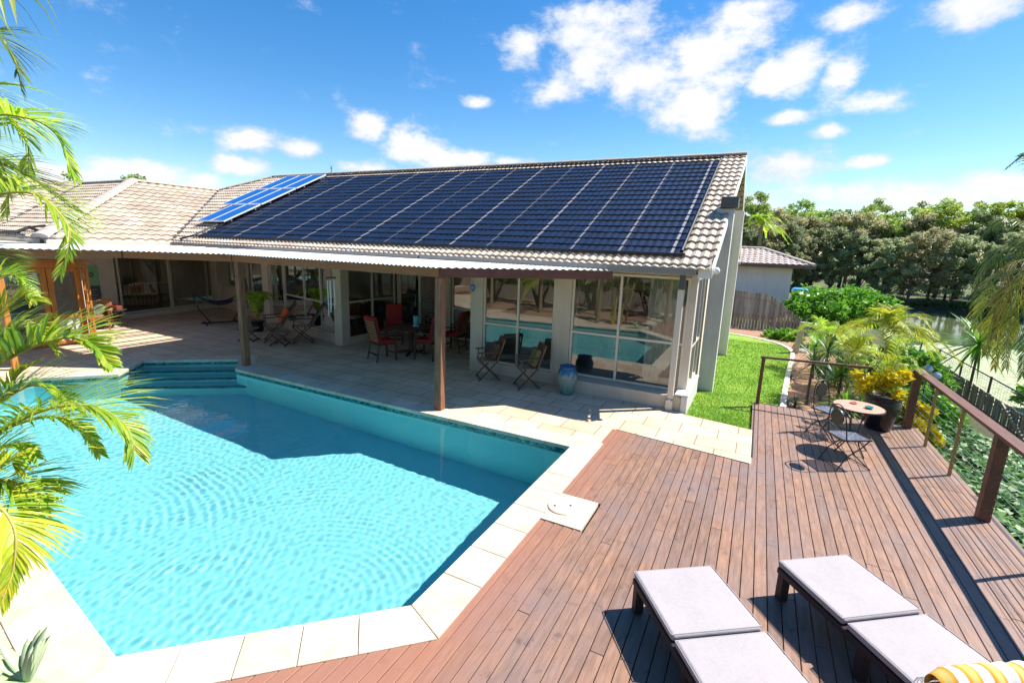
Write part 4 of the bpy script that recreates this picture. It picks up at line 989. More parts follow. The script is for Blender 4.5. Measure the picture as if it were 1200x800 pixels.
M['seat_mosaic'] = simple('navy_white_mosaic', (.34, .36, .42), .4, .5, 34, .2, c2=(.04, .05, .10))
M['tan_stone'] = simple('tan_mosaic', (.78, .46, .2), .5, .2, 60, .2)
def bistro_chair(loc, rz, label, disc):
    t = thing('bistro_chair', label, 'chair', loc, rz, 'folding bistro chairs')
    for x in (-.19, .19):
        MB().tube([(x, .24, 0), (x*.98, .12, .2), (x*.96, -.08, .34), (x*.95, -.18, .44)], .009, 7).build('leg', M['black_metal'], t)
        MB().tube([(x, -.26, 0), (x*.98, .0, .22), (x*.95, .16, .44), (x*.93, .2, .68), (x*.8, .215, .80)], .009, 7).build('leg', M['black_metal'], t)
    for y, z in ((.23, .02), (-.25, .02)): MB().tube([(-.19, y, z), (.19, y, z)], .007, 6).build('stretcher', M['black_metal'], t)
    b = MB()
    for k in range(9): b.box((0, -.185+.0465*k, .45), (.36, .030, .006))
    for k in range(8): b.box((-.163+.0465*k, 0, .4445), (.012, .40, .005))
    b.build('seat', M['seat_mosaic'], t)
    b = MB()
    for y in (-.205, .205): b.box((0, y, .45), (.385, .016, .02))
    for x in (-.19, .19): b.box((x, 0, .4505), (.016, .40, .018))
    b.build('seat_rim', M['black_metal'], t)
    b = MB(); pts = [(.152*cos(a), .215, .80+.12*sin(a)) for a in [pi*i/12 for i in range(13)]]; b.tube(pts, .009, 7); b.build('back_frame', M['black_metal'], t)
    MB().tube([(-.17, .205, .62), (0, .205, .58), (.17, .205, .62)], .007, 6).build('back_rail', M['black_metal'], t)
    MB().lathe([(0, -.008), (.105, -.008), (.11, 0), (.105, .008), (0, .008)], 28, (0, .212, .735), Matrix.Rotation(radians(90), 3, 'X')).build('back_medallion', disc, t)
    MB().lathe([(.108, -.01), (.12, -.01), (.12, .01), (.108, .01)], 28, (0, .212, .735), Matrix.Rotation(radians(90), 3, 'X')).build('medallion_ring', M['black_metal'], t)
bistro_chair((1.42, 8.06, 0), face(.85, .5), 'black folding bistro chair nearest the sun loungers, its tan disc back toward the pool', M['tan_stone'])
bistro_chair((1.33, 9.28, 0), face(.72, -.68), 'black folding bistro chair beyond the small table with a pink disc in its back', M['pink_stone'])
# black pot on the corner of the deck
def pot(loc, label, r, h, name='plant_pot', m_=None):
    t = thing(name, label, 'pot', loc)
    MB().lathe([(0, 0), (r*.66, 0), (r*.7, .02), (r*.98, h*.7), (r*1.0, h*.82), (r*.94, h*.9), (r*.99, h*.94), (r, h), (r*.9, h), (r*.86, h*.9), (0, h*.88)], 32).build('body', m_ or M['black_gloss'], t, smooth=True)
    MB().lathe([(0, h*.91), (r*.87, h*.9)], 24).build('soil', M['soil'], t); return t
M['black_gloss'] = simple('glazed_black', (.014, .014, .02), .22, .3, 4, .03)
bigpot = pot((2.2, 10.22, 0), 'large glossy black pot at the far corner of the deck, full of yellow leaves', .28, .62)
# sun loungers
def lounger(loc, rz, label):
    t = thing('sun_lounger', label, 'sun lounger', loc, rz, 'padded sun loungers')
    for k, (y0, y1) in enumerate(((0, -.70), (-.715, -1.72))):
        b = MB(); K = 10; J = 14; L_ = abs(y1-y0)
        b.box((0, (y0+y1)/2, .325), (.70, L_-.012, .06)); o = b.build('mattress', M['cushion'], t, bevel=.026, segs=5)
        b = MB(); zz = .3255
        pr = [(-.351, y0-.02), (.351, y0-.02), (.351, y1+.02), (-.351, y1+.02)]
        for i in range(4):
            a, c = pr[i], pr[(i+1) % 4]; b.tube([(a[0], a[1], .351), (c[0], c[1], .351)], .0045, 6, False)
        b.build('piping', M['cushion'], o)
    MB().box((0, -.865, .265), (.715, 1.70, .055)).build('frame', M['wicker_dark'], t, bevel=.01)
    for x in (-.31, .31):
        for y in (-.06, -.86, -1.66): MB().bar((x, y, 0), (x, y, .24), .075, .075, (0, 1, 0)).build('leg', M['wicker_dark'], t, bevel=.008)
ang = atan2(.58, -.39)
def lg(c1, c2, label):
    c1, c2 = V(c1), V(c2); u = (c2-c1).normalized(); mid = (c1+c2)/2
    lounger((mid.x, mid.y, 0), atan2(u.y, u.x), label)
lg((-.65, 3.66), (-.07, 4.08), 'pale padded sun lounger nearer the pool, on dark wicker legs')
lg((.44, 4.45), (1.01, 4.88), 'pale padded sun lounger nearer the deck railing, beside the striped cushion')
# striped cushioned chair at the frame edge
t = thing('striped_chair', 'outdoor chair with a fringed yellow and white striped cushion in the bottom right corner', 'chair', (1.44, 2.68, 0), .57); t.scale = (1, 1, 1.2)
sm, nt_, b_ = newmat('yellow_stripes'); v_ = coords(nt_); wv = nt_.nodes.new('ShaderNodeTexWave'); wv.inputs['Scale'].default_value = 2.4; wv.inputs['Distortion'].default_value = .5; wv.inputs['Detail Scale'].default_value = 2; nt_.links.new(v_, wv.inputs['Vector'])
nt_.links.new(ramp(nt_, wv.outputs[0], [(.40, (.62, .61, .58)), (.48, (.62, .24, .015)), (.75, (.66, .33, .03)), (.95, (.70, .50, .14))]), b_.inputs['Base Color']); b_.inputs['Roughness'].default_value = .9; M['stripe'] = sm
b = MB()
K = 22
for i in range(K+1):
    x = -.36+.72*i/K
    for j in range(11):
        a = -pi*.15+pi*1.2*j/10; ex = (1-abs(x/.36)**6*.35); b.v.append((x, .26+.075*cos(a)*ex, .80+.075*sin(a)*ex+.006*sin(x*60)))
b.f = [(i*11+j, i*11+j+1, i*11+j+12, i*11+j+11) for i in range(K) for j in range(10)]; b.mi = [0]*len(b.f)
o = b.build('back_cushion', M['stripe'], t, smooth=True)
b = MB(); b.box((0, .27, .58), (.70, .09, .42)); b.build('back_pad', M['stripe'], t, bevel=.03, segs=3)
MB().box((0, -.02, .42), (.68, .56, .1)).build('seat_cushion', M['stripe'], t, bevel=.035, segs=3)
b = MB()
for i in range(90):
    x = -.36+.72*i/89
    for yy in (.34, .185): b.tube([(x, yy, .775), (x+R.uniform(-.006, .006), yy+(.012 if yy > .3 else -.012), .735+R.uniform(-.01, .01))], .002, 3, False)
o = b.build('fringe', M['white'], t); o['kind'] = 'stuff'
for x in (-.33, .33):
    for y in (-.26, .28): MB().bar((x, y, 0), (x, y, .37 if y < 0 else .74), .04, .04, (0, 1, 0)).build('leg', M['mid_wood'], t)
# ================================================================ PLANTS
def spline(P, n):
    P = [V(p) for p in P]; Q = [P[0]*2-P[1]]+P+[P[-1]*2-P[-2]]; out = []; m = len(P)-1
    for i in range(n+1):
        s = i/n*m; k = min(int(s), m-1); t = s-k; a, b, c, d = Q[k:k+4]
        out.append(.5*((2*b)+(-a+c)*t+(2*a-5*b+4*c-d)*t*t+(-a+3*b-3*c+d)*t**3))
    return out
def frond(parent, pts, L, nl, mat, rn, stem=None, w=.022, droop=.5, lift=.35, r0=.012, ang=55, t0=.12, two=True, name='frond'):
    """one palm leaf: an arched rachis with two rows of folded, drooping leaflets"""
    pp = spline(pts, nl); mb = MB(); m = len(pp)
    tot = sum((pp[i+1]-pp[i]).length for i in range(m-1))
    for i in range(m):
        t = i/(m-1)
        if t < t0: continue
        T = (pp[min(i+1, m-1)]-pp[max(i-1, 0)]).normalized(); S = T.cross(V((0, 0, 1)))
        if S.length < .15: S = T.cross(V((.3, 1, 0)))
        S.normalize(); Nn = S.cross(T); u = (t-t0)/(1-t0)
        Ll = L*(.35+.65*sin(pi*min(1, u*1.25+.12)))*(1-.45*max(0, u-.6)/.4)
        a = radians(ang*(1-.45*u)+rn.uniform(-6, 6))
        for sd_ in (-1, 1):
            if rn.random() < .04: continue
            l_ = Ll*rn.uniform(.85, 1.1); d = (T*cos(a)+S*(sd_*sin(a))+Nn*(lift*(1-u*.5)+rn.uniform(-.12, .12))).normalized()
            o = pp[i]+T*rn.uniform(-.004, .004); Wn = d.cross(Nn).normalized(); ww = w*rn.uniform(.8, 1.15); g_ = V((0, 0, -1))
            dr = droop*rn.uniform(.7, 1.35)
            c1 = o+d*l_*.33+g_*(dr*l_*.05); c2 = o+d*l_*.66+g_*(dr*l_*.24); c3 = o+d*l_*.93+g_*(dr*l_*.58)
            fold = Nn*(ww*.22)
            mb.add([o-Wn*ww*.25, o+Wn*ww*.25, c1-Wn*ww*.5, c1-fold*.6, c1+Wn*ww*.5, c2-Wn*ww*.42, c2-fold*.5, c2+Wn*ww*.42, c3],
                   [(0, 1, 4, 3, 2), (2, 3, 6, 5), (3, 4, 7, 6), (5, 6, 8), (6, 7, 8)])
    mb.k = 1; nb = len(mb.f)
    mb.tube(pp, [r0*(1-.8*i/(m-1)) for i in range(m)], 6)
    return mb.build(name, [mat, stem or M['cane']], parent, world=True)
rn = random.Random(11)
# the golden cane palms on the left, by the pool
t = thing('golden_cane_palm', 'golden cane palm whose long green fronds hang over the left end of the pool', 'palm', (-4.75, .25, 0))
for k, (x, y, h, lx) in enumerate(((-4.75, .25, 1.9, .2), (-4.95, .5, 1.5, .1), (-4.6, .0, 1.6, .25), (-5.1, .2, 2.2, -.1))):
    mb = MB(); mb.tube([(x, y, 0), (x+lx*.4, y, h*.5), (x+lx, y+.05, h)], [.045, .04, .035], 10); mb.build('cane_stem', M['cane'], t, world=True)
def pf(t, px, L, nl=46, mat='palm', **k):
    nl = int(nl*1.75); k.setdefault('w', .0125); L *= 1.0; k['droop'] = k.get('droop', .5)*.75
    return frond(t, [PD(*p) for p in px], L, nl, M[mat], rn, **k)
pf(t, [(-150, 560, 3.9), (-60, 470, 3.6), (20, 415, 3.4), (75, 396, 3.3), (108, 404, 3.2), (126, 424, 3.15)], .42, droop=.35, lift=.5, w=.024)
pf(t, [(-150, 600, 3.8), (-50, 540, 3.4), (20, 494, 3.1), (70, 476, 2.95), (115, 478, 2.85), (148, 500, 2.8), (158, 528, 2.78)], .46, 54, droop=.5, lift=.4)
pf(t, [(-150, 620, 3.6), (-60, 530, 3.3), (10, 500, 3.15), (60, 488, 3.05), (95, 500, 3.0), (116, 530, 2.95)], .26, droop=.5)
pf(t, [(-140, 640, 3.5), (-60, 580, 3.2), (0, 563, 3.05), (28, 572, 3.0), (46, 590, 2.95), (44, 618, 2.9)], .26, droop=.6)
pf(t, [(-140, 640, 3.4), (-60, 590, 3.1), (-10, 590, 2.9), (16, 618, 2.85), (16, 665, 2.85), (2, 705, 2.85)], .28, mat='palm_y', droop=.7)
pf(t, [(-150, 520, 3.9), (-60, 420, 3.6), (-10, 375, 3.45), (25, 348, 3.4), (40, 352, 3.35)], .36, mat='palm_y', droop=.4)
pf(t, [(-150, 500, 4.2), (-70, 380, 3.9), (-20, 335, 3.75), (15, 322, 3.7), (38, 345, 3.65)], .36, droop=.4)
pf(t, [(-150, 560, 3.7), (-60, 500, 3.4), (0, 470, 3.3), (20, 440, 3.25), (40, 425, 3.2)], .3, mat='palm_y', droop=.5)
pf(t, [(-120, 650, 3.3), (-60, 610, 3.0), (-10, 560, 2.9), (8, 540, 2.9), (20, 545, 2.9)], .3, mat='palm_y', droop=.8)
pf(t, [(-150, 580, 3.9), (-70, 520, 3.6), (-10, 478, 3.4), (35, 452, 3.3), (66, 460, 3.25), (84, 478, 3.2)], .38, droop=.5)
pf(t, [(-150, 540, 3.9), (-70, 440, 3.6), (-15, 405, 3.5), (22, 385, 3.45), (48, 392, 3.4), (62, 408, 3.4)], .34, mat='palm_y', droop=.5)
pf(t, [(-150, 620, 3.6), (-70, 575, 3.3), (-20, 535, 3.15), (15, 522, 3.1), (38, 535, 3.05)], .3, droop=.5)
t = thing('tall_palm', 'tall palm at the left edge with arching fronds in front of the wing roof', 'palm', (-5.6, .55, 0))
mb = MB(); mb.tube([(-5.6, .55, 0), (-5.5, .58, 1.6), (-5.35, .62, 3.3)], [.09, .075, .06], 12); mb.build('trunk', M['palm_trunk'], t, world=True)
pf(t, [(-190, 330, 4.9), (-90, 262, 4.4), (-20, 232, 4.1), (35, 226, 3.9), (66, 246, 3.8), (82, 276, 3.75), (72, 318, 3.7)], .40, 52, droop=.45, lift=.35)
pf(t, [(-190, 320, 5.0), (-90, 230, 4.6), (-20, 190, 4.3), (30, 205, 4.15), (60, 225, 4.1), (92, 248, 4.05)], .34, mat='palm_d', droop=.4)
pf(t, [(-190, 300, 5.0), (-100, 190, 4.7), (-20, 140, 4.4), (30, 138, 4.2), (66, 158, 4.15), (86, 205, 4.1)], .44, 48, droop=.5, w=.02)
pf(t, [(-190, 290, 5.1), (-110, 150, 4.8), (-30, 100, 4.6), (0, 125, 4.5), (30, 160, 4.4), (34, 205, 4.4)], .44, mat='palm', droop=.6)
pf(t, [(-190, 280, 5.1), (-110, 110, 4.9), (-30, 40, 4.7), (0, 45, 4.6), (18, 75, 4.55), (26, 108, 4.5)], .34, mat='palm_d', droop=.6)
pf(t, [(-190, 300, 5.1), (-110, 180, 4.9), (-40, 160, 4.7), (-5, 185, 4.6), (10, 215, 4.5), (8, 250, 4.5)], .4, mat='palm', droop=.6)
pf(t, [(-190, 320, 5.0), (-110, 290, 4.6), (-40, 290, 4.4), (0, 305, 4.3), (25, 330, 4.2)], .34, mat='palm_d', droop=.5)
t = thing('overhanging_palm', 'palm standing behind the viewpoint, its drooping leaflet tips crossing the top left corner', 'palm', (-3.2, -1.2, 0))
mb = MB(); mb.tube([(-3.2, -1.2, 0), (-3.15, -1.15, 2.2), (-3.0, -1.05, 4.6)], [.1, .085, .07], 12); mb.build('trunk', M['palm_trunk'], t, world=True)
frond(t, [V((-3.0, -1.05, 4.6)), PD(-200, -110, 3.2), PD(-60, -40, 2.6), PD(50, -34, 2.4), PD(140, -30, 2.3)], .21, 30, M['palm_d'], rn, droop=1.7, lift=-.15, w=.02)
for a in range(9):
    aa = 3.3+a*.62; c_, s_ = cos(aa), sin(aa)
    frond(t, [V((-3.0, -1.05, 4.6)), V((-3.0+c_*.6, -1.05+s_*.6, 5.2)), V((-3.0+c_*1.3, -1.05+s_*1.3, 5.2)), V((-3.0+c_*1.8, -1.05+s_*1.8, 4.6))], .45, 30, M['palm_d'], rn) if not (c_ > .0 and s_ > -.2) else None
def palm(name, label, cat, loc, h, nf, Lf, mat, L=.4, w=.03, nl=30, group=None, droopf=1.0, seed=0, trunk=.07, lean=(.0, .0), trm='palm_trunk'):
    r_ = random.Random(seed); t = thing(name, label, cat, loc, group=group); b = V(loc); top = b+V((lean[0], lean[1], h))
    mb = MB(); mb.tube([b, b.lerp(top, .5)+V((lean[0]*.1, 0, 0)), top], [trunk*1.25, trunk, trunk*.8], 10); mb.build('trunk', M[trm], t, world=True)
    for k in range(nf):
        a = k*2.399+r_.uniform(-.2, .2); el = radians(r_.uniform(15, 78)); c_, s_ = cos(a), sin(a); F = Lf*r_.uniform(.8, 1.1)
        P = [top]; 
        for q in (.33, .66, 1.0): P.append(top+V((c_*cos(el)*F*q, s_*cos(el)*F*q, sin(el)*F*q-droopf*F*.75*q*q)))
        frond(t, P, L, nl, M[mat], r_, w=w, droop=.6)
    return t
# planting behind the pool (seen as reflections in the glazing)
palm('garden_palm', 'bushy palm in the bed behind the pool, reflected in the tall window', 'palm', (-8.6, -.5, 0), 1.5, 11, 1.9, 'palm_y', .45, .04, 24, 'palms reflected in the glazing', seed=1)
palm('garden_palm', 'bushy green palm in the bed behind the pool, reflected in the corner window', 'palm', (-6.2, -1.3, 0), 1.9, 11, 2.0, 'palm', .45, .04, 24, 'palms reflected in the glazing', seed=2)
palm('garden_palm', 'tall palm in the bed behind the pool, reflected above the shrubs', 'palm', (-11.2, -.6, 0), 2.4, 11, 2.1, 'palm', .45, .04, 24, 'palms reflected in the glazing', seed=3)
palm('garden_palm', 'green palm at the far end of the bed behind the pool', 'palm', (-14.2, .2, 0), 1.8, 11, 2.1, 'palm', .45, .04, 24, 'palms reflected in the glazing', seed=5)
def cloud(mb, c, rad, n, size, r_, el=1.0, hang=0):
    c = V(c)
    for _ in range(n):
        while True:
            p = V((r_.uniform(-1, 1), r_.uniform(-1, 1), r_.uniform(-1, 1)))
            if p.length <= 1: break
        p = p*(.55+.45*r_.random()) if p.length > .3 else p*1.4
        o = c+V((p.x*rad[0], p.y*rad[1], p.z*rad[2])); a = V((r_.gauss(0, 1), r_.gauss(0, 1), r_.gauss(0, .6)-hang)).normalized()
        b = a.cross(V((r_.gauss(0, 1), r_.gauss(0, 1), r_.gauss(0, 1)))).normalized(); s = size*r_.uniform(.6, 1.3)
        k = len(mb.v); a = a*s*el; b = b*s*.45
        mb.v += [tuple(o-a), tuple(o+b), tuple(o+a), tuple(o-b)]; mb.f.append((k, k+1, k+2, k+3)); mb.mi.append(mb.k)
def shrub(name, label, loc, rad, nclump, per, size, mat, seed, el=1.0, cat='shrub', group=None, stems=5):
    r_ = random.Random(seed); t = thing(name, label, cat, loc, group=group); b = MB()
    for k in range(nclump):
        a = r_.uniform(0, 2*pi); e_ = math.asin(r_.uniform(-.25, 1)); q = r_.uniform(.55, .95)
        c = V((rad[0]*cos(a)*cos(e_)*q, rad[1]*sin(a)*cos(e_)*q, rad[2]*(1+sin(e_)*q)*.62)); cr = min(rad)*r_.uniform(.2, .36)
        cloud(b, c, (cr*1.2, cr*1.2, cr), per, size, r_, el)
    b.build('foliage', M[mat], t)
    b = MB()
    for k in range(stems):
        a = k*2*pi/stems; b.tube([(0, 0, -.1), (rad[0]*.3*cos(a), rad[1]*.3*sin(a), rad[2]*.5), (rad[0]*.55*cos(a), rad[1]*.55*sin(a), rad[2]*1.0)], [.05*rad[2], .03*rad[2], .01], 6)
    b.build('stems', M['bark'], t); return t
for k in range(5):
    shrub('hedge_shrub', 'dark green shrub in the bed behind the pool, reflected in the glazing (%s)' % ('one', 'two', 'three', 'four', 'five')[k], (-15+2.7*k, -2.6-.2*(k % 2), 0), (1.6, 1.0, 2.1), 26, 60, .13, 'shrub_d', 20+k, group='shrubs behind the pool')
t = tag(MB().build('x', M['soil']), 'x', 'x'); bpy.data.objects.remove(t)
mb = MB(); mb.box((-11, -4.6, .9), (24, .08, 1.9)); tag(mb.build('garden_fence', M['fence']), 'dark timber boundary fence behind the palms on the camera side of the pool', 'fence')
mb = MB()
for j in range(40):
    for i in range(8): mb.add([(-18+.34*i*0+j*.35, -4.5+i*.62, .012+.03*noise.noise(V((j*.5, i*.5, 0)))+(.02 if i < 7 else -.01)) for (i, j) in ((i, j), (i, j+1), (i+1, j+1), (i+1, j))], [(3, 2, 1, 0)])
struct(mb.build('planting_bed', M['mulch'], smooth=True))
# agave at the lower left
t = thing('agave', 'pale grey green agave rosette on the paving in the lower left corner', 'agave', tuple(PZ(36, 806, 0)))
r_ = random.Random(3)
for k in range(17):
    a = k*2.399; el = radians(18+62*((k*.618) % 1)); L_ = r_.uniform(.30, .42); d = V((cos(a)*cos(el), sin(a)*cos(el), sin(el))); s_ = V((-sin(a), cos(a), 0)); up_ = s_.cross(d)*-1
    b = MB(); rows = []
    for i in range(8):
        u = i/7; c = d*(L_*u)+V((0, 0, .05-.10*u*u*cos(el)*L_/.3)); wd = .036*(sin(pi*(.16+.80*u))**.8)*(1 if u < .99 else 0)
        b.v += [tuple(c-s_*wd+up_*wd*.5), tuple(c-up_*wd*.05), tuple(c+s_*wd+up_*wd*.5), tuple(c-up_*wd*.45)]
    for i in range(7):
        q = i*4
        for j in range(4): b.f.append((q+j, q+(j+1) % 4, q+4+(j+1) % 4, q+4+j))
    b.mi = [0]*len(b.f); b.build('leaf', M['agave'], t, smooth=True)
# garden right of the lawn
def cordyline(loc, h, n, L, label, seed, w=.03, mat='cordy', lean=(0, 0), dead=True, group='spiky cordylines'):
    r_ = random.Random(seed); t = thing('cordyline', label, 'cordyline', loc, group=group); top = V((lean[0], lean[1], h))
    MB().tube([(0, 0, -.2), top*.5, top], [.035, .028, .025], 8).build('stem', M['bark'], t)
    b = MB()
    for k in range(n):
        a = r_.uniform(0, 2*pi); el = radians(r_.choice((r_.uniform(-35, 20), r_.uniform(0, 80)))); L_ = L*r_.uniform(.75, 1.1); d = V((cos(a)*cos(el), sin(a)*cos(el), sin(el))); s_ = V((-sin(a), cos(a), 0))
        g_ = V((0, 0, -1)); c = [top+d*(L_*u)+g_*(L_*.28*u*u) for u in (0, .3, .65, 1)]
        b.add([c[0]-s_*w*.3, c[0]+s_*w*.3, c[1]-s_*w*.5, c[1]+s_*w*.5, c[2]-s_*w*.38, c[2]+s_*w*.38, c[3]], [(0, 1, 3, 2), (2, 3, 5, 4), (4, 5, 6)])
    b.build('leaves', M[mat], t); return t
def gp(px, py, Y, z=None):
    p = PYp(px, py, Y); return (p.x, p.y, gz(p.x, p.y) if z is None else z)
cordyline((1.22, 11.6, -.2), .95, 60, .5, 'thin stemmed spiky cordyline just behind the railing, left of the others', 1)
cordyline((1.52, 12.2, -.2), 1.15, 80, .62, 'dense dark spiky cordyline beside the thin stemmed one', 2)
cordyline((.98, 11.2, -.15), .1, 26, .32, 'low small spiky cordyline on the mulch by the railing', 3)
cordyline((1.9, 12.6, -.3), .7, 70, .7, 'bright bushy cordyline behind the black pot', 4, mat='shrub')
cordyline((1.55, 14.5, -.3), 1.0, 60, .6, 'cordyline behind the railing near the timber post', 5, mat='shrub')
cordyline((2.25, 11.7, -.3), .3, 80, .7, 'arching strap leaved plant right behind the black pot', 6, mat='shrub', w=.045)
cordyline((2.9, 11.4, -.7), .6, 70, .6, 'strap leaved plant outside the railing corner post', 7, mat='shrub_d', w=.04)
cp_ = PYp(1143, 425, 14.0)
cordyline((cp_.x, cp_.y, gz(cp_.x, cp_.y)), 3.2-0.9, 90, 1.15, 'bright green spiky cordyline standing against the pale pondweed', 8, w=.05, mat='shrub')
cp2 = PYp(1135, 405, 14.0)
palm('golden_palm', 'small golden palm with a yellow trunk rising behind the deck railing', 'palm', (2.75, 12.9, -.75), 2.25, 17, 1.4, 'palm_y', .42, .02, 50, seed=7, trunk=.05, lean=(-.1, 0), droopf=1.1, trm='cane')
palm('golden_palm', 'second golden cane stem leaning left behind the railing', 'palm', (2.2, 13.6, -.6), 1.35, 13, 1.3, 'palm_y', .38, .02, 44, seed=8, trunk=.04, trm='cane')
palm('golden_palm', 'green feathery palm between the big shrub and the golden palm', 'palm', (1.75, 15.5, -.5), 1.3, 13, 1.4, 'palm', .38, .02, 40, seed=9, trunk=.04, trm='cane')
bc_ = PYp(983, 372, 27); bt_ = PYp(983, 331, 27)
def bigshrub(): return shrub('garden_shrub', 'large bright green leafy shrub beyond the paling fence, between it and the lake', (bc_.x, 27, gz(bc_.x, 27)), (2.55, 2.1, (bt_.z-gz(bc_.x, 27))/1.42), 120, 110, .12, 'shrub', 41)
bigshrub()
shrub('garden_shrub', 'lower bright green shrub right of the large one, above the lake', (4.6, 19.8, -1.9), (1.2, 1.3, 1.7), 44, 90, .11, 'shrub', 42)
shrub('garden_shrub', 'leafy green bush on the edge of the lawn in front of the paling fence', (1.15, 21.6, -.75), (.7, .7, .62), 30, 70, .10, 'shrub', 43, el=1.5)
shrub('garden_shrub', 'dark bush behind the timber post', (2.1, 19.6, -.9), (.7, .8, .8), 26, 60, .1, 'shrub_d', 44)
shrub('garden_shrub', 'green bush on the bank behind the golden palm', (4.0, 15.6, -1.8), (1.0, 1.2, 1.2), 36, 80, .1, 'shrub', 45)
shrub('garden_shrub', 'dark bush beneath the golden palm', (2.5, 15.2, -.8), (.9, .8, .8), 26, 70, .1, 'shrub_d', 48)
shrub('garden_shrub', 'yellow leaved croton bush outside the railing corner', (3.05, 11.0, -.75), (.32, .36, .68), 22, 60, .07, 'yellow', 46)
shrub('garden_shrub', 'bright green bush beside the railing at the right edge', (3.75, 6.7, -1.0), (.55, .7, .55), 24, 80, .06, 'shrub', 47)
# croton in the black pot
b = MB(); r_ = random.Random(9)
for k in range(18):
    a = r_.uniform(0, 2*pi); q = r_.uniform(0, .48); h = r_.uniform(.72, 1.15)-q*.3; cloud(b, (q*cos(a), q*sin(a), h), (.14, .14, .1), 42, .055, r_, 1.5)
b.build('yellow_leaves', M['yellow'], bigpot)
for k in range(12):
    a = k*2.4; c_, s_ = cos(a), sin(a)
    frond(bigpot, [V((2.2, 10.22, .58)), V((2.2+c_*.16, 10.22+s_*.16, 1.0+.25*(k%3))), V((2.2+c_*.42, 10.22+s_*.42, 1.15+.25*(k%3))), V((2.2+c_*.66, 10.22+s_*.66, .95+.25*(k%3)))], .2, 30, M['palm_y'] if k % 2 else M['shrub_palm'] if 'shrub_palm' in M else M['palm'], r_, w=.02, r0=.006)
# potted palm behind the left post and reflected fern
pt_ = PZ(303, 388)
t = thing('potted_palm', 'leafy green potted palm standing behind the left verandah post', 'potted plant', fl(pt_))
MB().lathe([(0, 0), (.14, 0), (.2, .3), (.21, .34), (.18, .34), (0, .32)], 20).build('pot', M['black_gloss'], t)
for k in range(16):
    a = k*2.4; c_, s_ = cos(a), sin(a); F = r_.uniform(.5, .8); o = V((pt_.x, pt_.y, .34))
    frond(t, [o, o+V((c_*F*.25, s_*F*.25, .55)), o+V((c_*F*.6, s_*F*.6, .85)), o+V((c_*F, s_*F, .75))], .3, 16, M['palm_y'] if k % 3 == 0 else M['palm'], r_, w=.06, r0=.008)
# ivy on the bank
b = MB(); r_ = random.Random(5)
for k in range(30000):
    x = 2.88+4.5*r_.random()**1.25; y = r_.uniform(1.5, 17)
    if noise.noise(V((x*.7, y*.7, 3))) < -.42: continue
    z = gz(x, y)+.12+.16*noise.noise(V((x*1.1, y*1.1, 0)))+r_.uniform(0, .12); s = r_.uniform(.035, .075)
    n_ = V((r_.gauss(0, .45), r_.gauss(0, .45)-.1, 1)).normalized(); a = n_.cross(V((cos(k), sin(k), .2))).normalized(); c_ = n_.cross(a); o = V((x, y, z))
    b.add([o-a*s*.9, o-a*s*.3+c_*s*.85, o+a*s*1.15, o-a*s*.3-c_*s*.85], [(0, 1, 2), (0, 2, 3)])
stuff(b.build('ivy', M['ivy']), 'glossy dark green ivy covering the bank below the deck railing', 'ivy')
# grey rocks by the bed
for k, (px, py) in enumerate(((938, 412), (955, 418), (962, 424), (1000, 470))):
    p = PZ(px, py, -.28) if k < 3 else PZ(946, 421, -.28); s = (.22, .18, .24, .12)[k]; b = MB()
    prof = [(0, 0), (s*.9, 0), (s, s*.3), (s*.8, s*.6), (s*.3, s*.75), (0, s*.76)]; b.lathe(prof, 9, (0, 0, 0)); b.v = [(x*(1+.3*noise.noise(V((x*9, y*9, k)))), y*(1.2+.3*noise.noise(V((y*9, x*9, k)))), z) for x, y, z in b.v]
    o = b.build('rock', M['grey_stone'], smooth=False, bevel=.02); o.location = p+V((0, 0, -.05)); tag(o, ('pale grey rock at the foot of the timber post', 'pale grey rock in the middle of the row beside the lawn edging', 'pale grey rock nearest the spiky cordylines', 'small grey rock beside the lawn edging')[k], 'rock', 'garden rocks')
# timber post with wires
t = thing('timber_post', 'leaning grey timber post with wires at the end of the lawn', 'post', (1.36, 18.4, -.3))
MB().bar((0, 0, -.1), (.12, 0, 1.1), .17, .17, (0, 1, 0)).build('post', M['lp_post'], t, bevel=.02)
MB().tube([(.12, 0, .85), (1.3, -.6, .1)], .012, 6).build('wire', M['wire'], t); MB().tube([(.12, 0, .35), (1.2, -1.1, -.35)], .012, 6).build('wire', M['wire'], t)
# garden ornaments
M['blue_orn2'] = simple('blue_white_glaze', (.8, .82, .88), .15, .2, 9, 0, c2=(.12, .25, .65))
for k, (px, py) in enumerate(((1088, 432), (1098, 440))):
    p = PD(px, py, 13.2); g0 = gz(p.x, p.y); t = thing('garden_ball', ('blue and white ceramic ball on a stake nearer the black pot', 'blue and white ceramic ball on a stake farther right along the railing')[k], 'ornament', (p.x, p.y, g0), group='ceramic balls')
    MB().lathe([(.08*sin(pi*i/10)+1e-5, -.08*cos(pi*i/10)) for i in range(11)], 20, (0, 0, p.z-g0)).build('ball', M['blue_orn2'], t, smooth=True); MB().tube([(0, 0, -.1), (0, 0, p.z-g0-.1)], .012, 6).build('stake', M['black_metal'], t)
